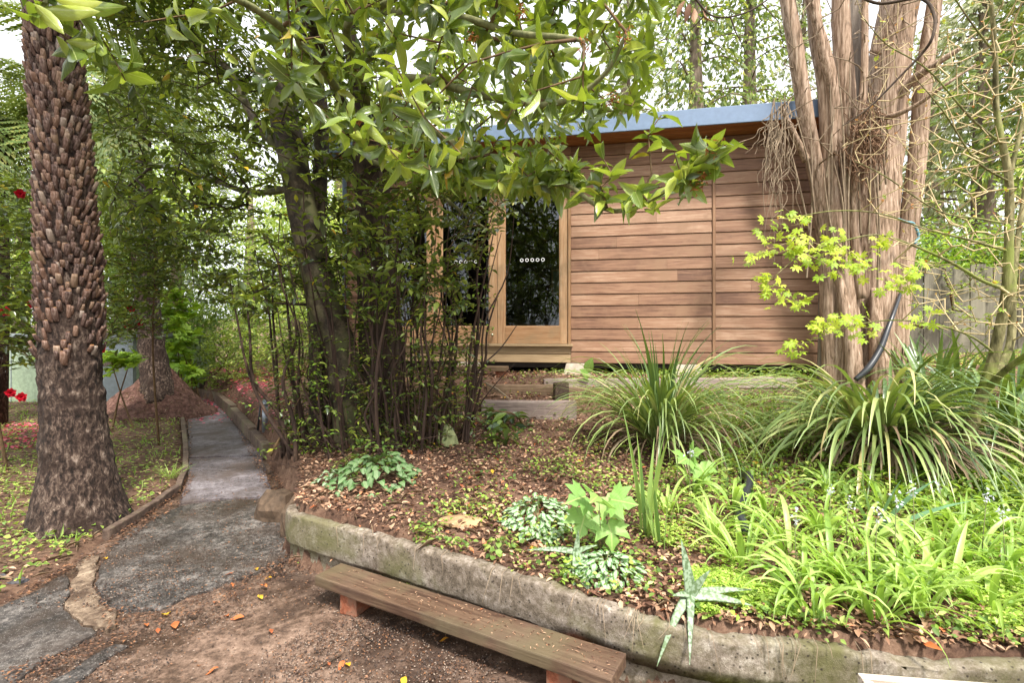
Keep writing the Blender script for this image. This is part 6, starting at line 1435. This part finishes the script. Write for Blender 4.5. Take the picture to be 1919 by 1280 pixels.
# litter on the paving along the edges
def path_litter(pix, n, L, mat, T_=T_TINY, nm='path_litter'):
    g_ = [G(*p) for p in pix]; poly = [(p[0], p[1]) for p in g_]; xs = [p[0] for p in poly]; ys = [p[1] for p in poly]; X_ = []
    while len(X_) < n:
        a_, b_ = rng.uniform(min(xs), max(xs)), rng.uniform(min(ys), max(ys))
        if inpoly(np.array([a_]), np.array([b_]), poly)[0]: X_.append((a_, b_, .034 + rng.uniform(0, .006)))
    c = np.array(X_); a = rng.uniform(0, 2 * PI, n); l_ = L * rng.uniform(.4, 1.3, n)
    leaf_cloud(nm, T_, c, np.stack([np.cos(a), np.sin(a), rng.normal(size=n) * .15], 1), rdir(n) * .35 + (0, 0, 1), l_, l_ * .42, M[mat], kind='stuff')
path_litter([(490, 880), (540, 900), (575, 1010), (600, 1050), (640, 1075), (560, 1040), (510, 960)], 1100, .026, 'litter_dark')
path_litter([(350, 895), (365, 900), (345, 945), (250, 1015), (180, 1050), (60, 1125), (0, 1140), (60, 1105), (190, 1030), (330, 930)], 900, .026, 'litter_dark')
path_litter([(180, 1110), (220, 1150), (320, 1150), (440, 1098), (560, 1040), (600, 1060), (500, 1110), (330, 1180), (200, 1190)], 700, .022, 'litter_dark')
path_litter([(0, 1275), (240, 1195), (260, 1205), (20, 1300)], 260, .02, 'litter_dark')
path_litter([(180, 1150), (640, 1060), (1100, 1290), (600, 1290), (100, 1290)], 1100, .011, 'litter_dark')
path_litter([(350, 780), (360, 780), (358, 900), (350, 900)], 200, .03, 'litter'); path_litter([(440, 800), (490, 860), (500, 930), (480, 880)], 300, .03, 'litter')
# the fallen leaves one can pick out on the paving
FL = ((312, 1153, .10, 0, 'yellow_leaf', 'large yellow leaf lying in front of the upper asphalt slab'), (200, 1050, .06, .3, 'yellow_leaf', 'yellow leaf at the top of the tan mortar strip'), (483, 1071, .055, 0, 'yellow_leaf', 'yellow leaf on the right part of the asphalt slab'), (492, 1122, .06, .2, 'yellow_leaf', 'yellow curled leaf midway between slab and plank'), (436, 1102, .05, 0, 'orange_leaf', 'orange leaf on the lower edge of the asphalt slab'), (436, 1078, .045, 1, 'orange_leaf', 'small orange leaf near the slab edge'), (458, 1155, .07, 1.1, 'orange_leaf', 'bright orange leaf standing out on dark paving'), (428, 1154, .06, .2, 'orange_leaf', 'orange red leaf left of the bright orange one'), (276, 1173, .055, .2, 'orange_leaf', 'pale orange leaf below the large yellow leaf'), (330, 1177, .09, 0, 'orange_leaf', 'wide faded orange leaf below the large yellow leaf'), (296, 1186, .05, 0, 'orange_leaf', 'torn orange leaf left of the wide faded one'), (411, 1250, .055, 1.5, 'orange_leaf', 'round orange leaf alone on the pale paving at the bottom'), (510, 1186, .05, 0, 'orange_leaf', 'curled brown orange leaf alone on the paving'), (645, 1237, .055, 2.4, 'orange_leaf', 'orange leaf beside the dark twig in front of the plank'), (656, 1248, .055, 0, 'yellow_leaf', 'amber leaf touching the orange one beside the twig'), (757, 1268, .06, 2.8, 'yellow_leaf', 'spotted yellow leaf at the bottom edge below the plank'), (842, 1196, .05, 1.3, 'yellow_leaf', 'yellow leaf leaning under the front edge of the plank'), (500, 1103, .06, .4, 'orange_leaf', 'long orange leaf beside the curled yellow one'), (405, 1130, .04, .2, 'orange_leaf', 'tiny orange leaf above the bright one'), (510, 1085, .05, .9, 'yellow_leaf', 'greenish yellow leaf in the litter by the wall corner'), (620, 1246, .035, 0, 'orange_leaf', 'small orange leaf left of the pair beside the twig'))
lm = {}
for px, py, L, a, mt, lb in FL:
    g = G(px, py, .02); V = T_BIG[0].copy() * (L * .42 if False else 1); V = np.stack([V[:, 0] * L * .45, V[:, 1] * L, V[:, 2] * L * .5 + .008 + .004 * np.sin(V[:, 1] * 6)], 1); me = mesh_np('fallen_leaf', V, T_BIG[1], True)
    o = link('fallen_leaf', me, M[mt]); o.location = (g[0], g[1], .018 if py < 1105 else .008); o.rotation_euler = (rng.normal() * .12, rng.normal() * .12, a - PI / 2 + 2.2); tag(o, lb, 'leaf', 'leaves fallen on the paving')
for q, lb in ((((580, 1262), (612, 1245), (640, 1228)), 'thin dark twig lying on the paving in front of the plank'), (((668, 1165), (680, 1190), (700, 1202)), 'short curved twig on the paving below the orange brick')):
    pts, rr = smooth_path([G(*p, .008) for p in q], [.003, .004, .002], 5); mb = MB(); mb.tube(pts, rr, 6); o = mb.build('twig', M['bark_dark']); tag(o, lb, 'twig')
# moss cushion along the wall foot
mb = MB(); V = []; F = []
nx_, ny_ = 46, 8
for i in range(nx_):
    for j in range(ny_):
        x = .72 + i * .02; v = j / (ny_ - 1); yw = float(np.interp(x, wp[:, 0], wp[:, 1])); V.append((x, yw - .15 + .16 * v, .02 + .075 * math.sin(PI * v * .6) * (math.sin(PI * i / (nx_ - 1)) ** .5) + .012 * mn.noise(Vector((x * 25, v * 5, 0)))))
for i in range(nx_ - 1):
    for j in range(ny_ - 1): F.append((i * ny_ + j, (i + 1) * ny_ + j, (i + 1) * ny_ + j + 1, i * ny_ + j + 1))
mb.add(V, F, 0, True); o = mb.build('moss', M['moss']); o['kind'] = 'stuff'

# trees on the near side of the garden, mirrored in the glass doors
for k, (x, y, h, cr_, lb) in enumerate(((-5.5, -7.5, 7.5, 2.6, 'dark leafy tree across the garden mirrored in the left glass doors'), (-.5, -9.5, 8.5, 3.0, 'tall leafy tree across the garden mirrored in the middle glass doors'), (5.5, -9.0, 7.5, 2.8, 'leafy tree across the garden mirrored in the right glass door'))):
    far_tree('garden_tree', lb, x, y, h, cr_, .3, 5000, .2, 'leaf_back_dark', .18, group='trees across the garden')

fv = thing('climbing_vine', 'tangle of bare vine twigs and sparse leaves climbing over the paling fence', 'vine', (7.0, 8.2, 1.2))
sk = Skel(); sk.chain([(6.2, 8.15, 1.1), (6.5, 8.1, 1.6), (6.9, 8.05, 2.1)], [.03, .025, .02]); sk.chain([(8.6, 7.9, 1.1), (8.4, 7.85, 1.7), (8.2, 7.8, 2.3)], [.03, .025, .02])
tg_ = [np.array((rng.uniform(5.4, 10.5), 0, rng.uniform(1.5, 3.2))) for _ in range(230)]
for q in tg_: q[1] = 8.42 - (q[0] - 5.4) * .14 + rng.normal() * .10
n0 = len(sk.p); ends = sk.grow(tg_, .2, .15, tip=.0035); V, F = sk.arrays(n0, 4); link('twigs', mesh_np('twigs', rel(V, fv), F, True), M['twig_brown'], fv, kind='stuff')
pos = np.array([sk.p[e] for e in ends]); c_, d_, u_, l_ = sprays(pos, sk.dirs(ends), 7, .08, .3); leaf_cloud('foliage', T_MID, c_, d_, u_, l_, l_ * .5, M['leaf_back'], fv, kind='stuff')
# broad-leaved weeds standing up in the middle of the bed
def up_weeds(poly, n, L, mat, nm='ground_cover'):
    x, y = world_scatter(poly, n); m_ = 5; X_ = np.repeat(x, m_) + rng.normal(size=n * m_) * .015; Y_ = np.repeat(y, m_) + rng.normal(size=n * m_) * .015; zz = T(X_, Y_) + np.tile(np.linspace(.02, .13, m_), n) * rng.uniform(.5, 1.2, n * m_)
    d = rdir(n * m_) + (0, 0, .25); leaf_cloud(nm, T_MID, np.stack([X_, Y_, zz], 1), d, rdir(n * m_) * .4 + (0, 0, 1), L * rng.uniform(.6, 1.3, n * m_), L * .5, M[mat], kind='stuff')
up_weeds([(1.2, 3.4), (3.4, 2.6), (4.6, 3.6), (3.8, 5.6), (1.9, 5.6)], 900, .05, 'weed')
up_weeds([(1.8, 4.8), (3.4, 4.6), (3.9, 5.9), (1.6, 5.9)], 500, .045, 'weed')
up_weeds([(2.2, 2.2), (4.2, 2.0), (4.6, 4.0), (2.6, 4.0)], 500, .05, 'leaf_bright')

n_ = 240; t_ = rng.uniform(.02, .98, n_); u2 = rng.uniform(.01, .17, n_); bb = a_ = G(640, 1055, .172); be = G(1174, 1226, .172); dv = be - bb; dn = dv / np.linalg.norm(dv); pn = np.array((dn[1], -dn[0], 0))
c = bb + dv * t_[:, None] ** .7 + pn * u2[:, None]; c[:, 2] = .176
leaf_cloud('bench_debris', T_TINY, c, rdir(n_) * (1, 1, .1), rdir(n_) * .3 + (0, 0, 1), .016 * rng.uniform(.3, 1.6, n_), .004, M['litter'], kind='stuff')

up_weeds([(3.0, 3.2), (4.0, 2.9), (4.4, 3.9), (3.3, 4.1)], 420, .065, 'weed')
x, y = world_scatter([(.5, 2.22), (1.1, 2.08), (1.9, 1.95), (3.0, 1.8), (3.0, 2.1), (1.2, 2.4), (.5, 2.5)], 1500); ground_leaves('leaf_litter', x, y, .038, .45, 'litter', T_MID, .6)
clover_mat([(1300, 1178), (1300, 1130), (1480, 1120), (1500, 1172)], 1200, .03)
x, y = world_scatter([(-.63, 2.87), (.33, 2.29), (1.1, 2.05), (1.9, 1.92), (3.4, 1.72), (3.4, 1.9), (1.2, 2.2), (.4, 2.45), (-.5, 3.0)], 900, lambda a, b: np.clip(2.5 * vnoise(a, b, 6, 2), 0, 1)); ground_leaves('ground_cover', x, y, .03, .6, 'weed', T_MID, .6, .02, .04)
# dry roots and needles hanging over the rim
mb = MB()
for k in range(36):
    i = int(rng.integers(60, len(wp) - 60)); q = wp[i]; nr_ = nr[i]; zt = .335 - .062 * min(1, max(0, (q[0] - .1) / .8)); L = rng.uniform(.03, .16)
    a = np.array((q[0] - nr_[0] * .04, q[1] - nr_[1] * .04, zt + .015)); b = np.array((q[0] + nr_[0] * .012, q[1] + nr_[1] * .012, zt + .006)); c = b + np.array((rng.normal() * .02, 0, -L)) + np.array((nr_[0], nr_[1], 0)) * .01
    mb.tube([a, b, c], [.0018, .0016, .0008], 3, caps=False)
mb.build('dry_roots', M['vine'])['kind'] = 'stuff'

# loose grit on the paving and the path
for mt, n_, L_ in (('grit_pale', 6500, .008), ('litter_dark', 7000, .012), ('grit_dark', 6000, .010)):
    g_ = [G(*p) for p in ((-80, 1290), (1150, 1290), (640, 1085), (560, 1010), (500, 900), (470, 840), (360, 840), (350, 950), (190, 1040), (-80, 1150))]; poly = [(p[0], p[1]) for p in g_]; xs = [p[0] for p in poly]; ys = [p[1] for p in poly]; X_ = np.zeros((0, 2))
    while len(X_) < n_:
        a_ = rng.uniform(min(xs), max(xs), 20000); b_ = rng.uniform(min(ys), max(ys), 20000); ok = inpoly(a_, b_, poly) & (rng.uniform(size=20000) < np.clip(.55 + 1.5 * vnoise(a_, b_, 3.3, 5), .05, 1)) & (rng.uniform(size=20000) < np.clip((2.6 / b_) ** 2, 0, 1)); X_ = np.vstack([X_, np.stack([a_[ok], b_[ok]], 1)])
    X_ = X_[:n_]; n_ = len(X_); c = np.stack([X_[:, 0], X_[:, 1], np.full(n_, .008) + rng.uniform(0, .026, n_) * (X_[:, 1] > 2.75)], 1)
    leaf_cloud('grit', T_TINY, c, rdir(n_) * (1, 1, .3), rdir(n_) * .6 + (0, 0, 1), L_ * rng.uniform(.4, 1.5, n_), L_ * .7, M[mt], kind='stuff', smooth=False)
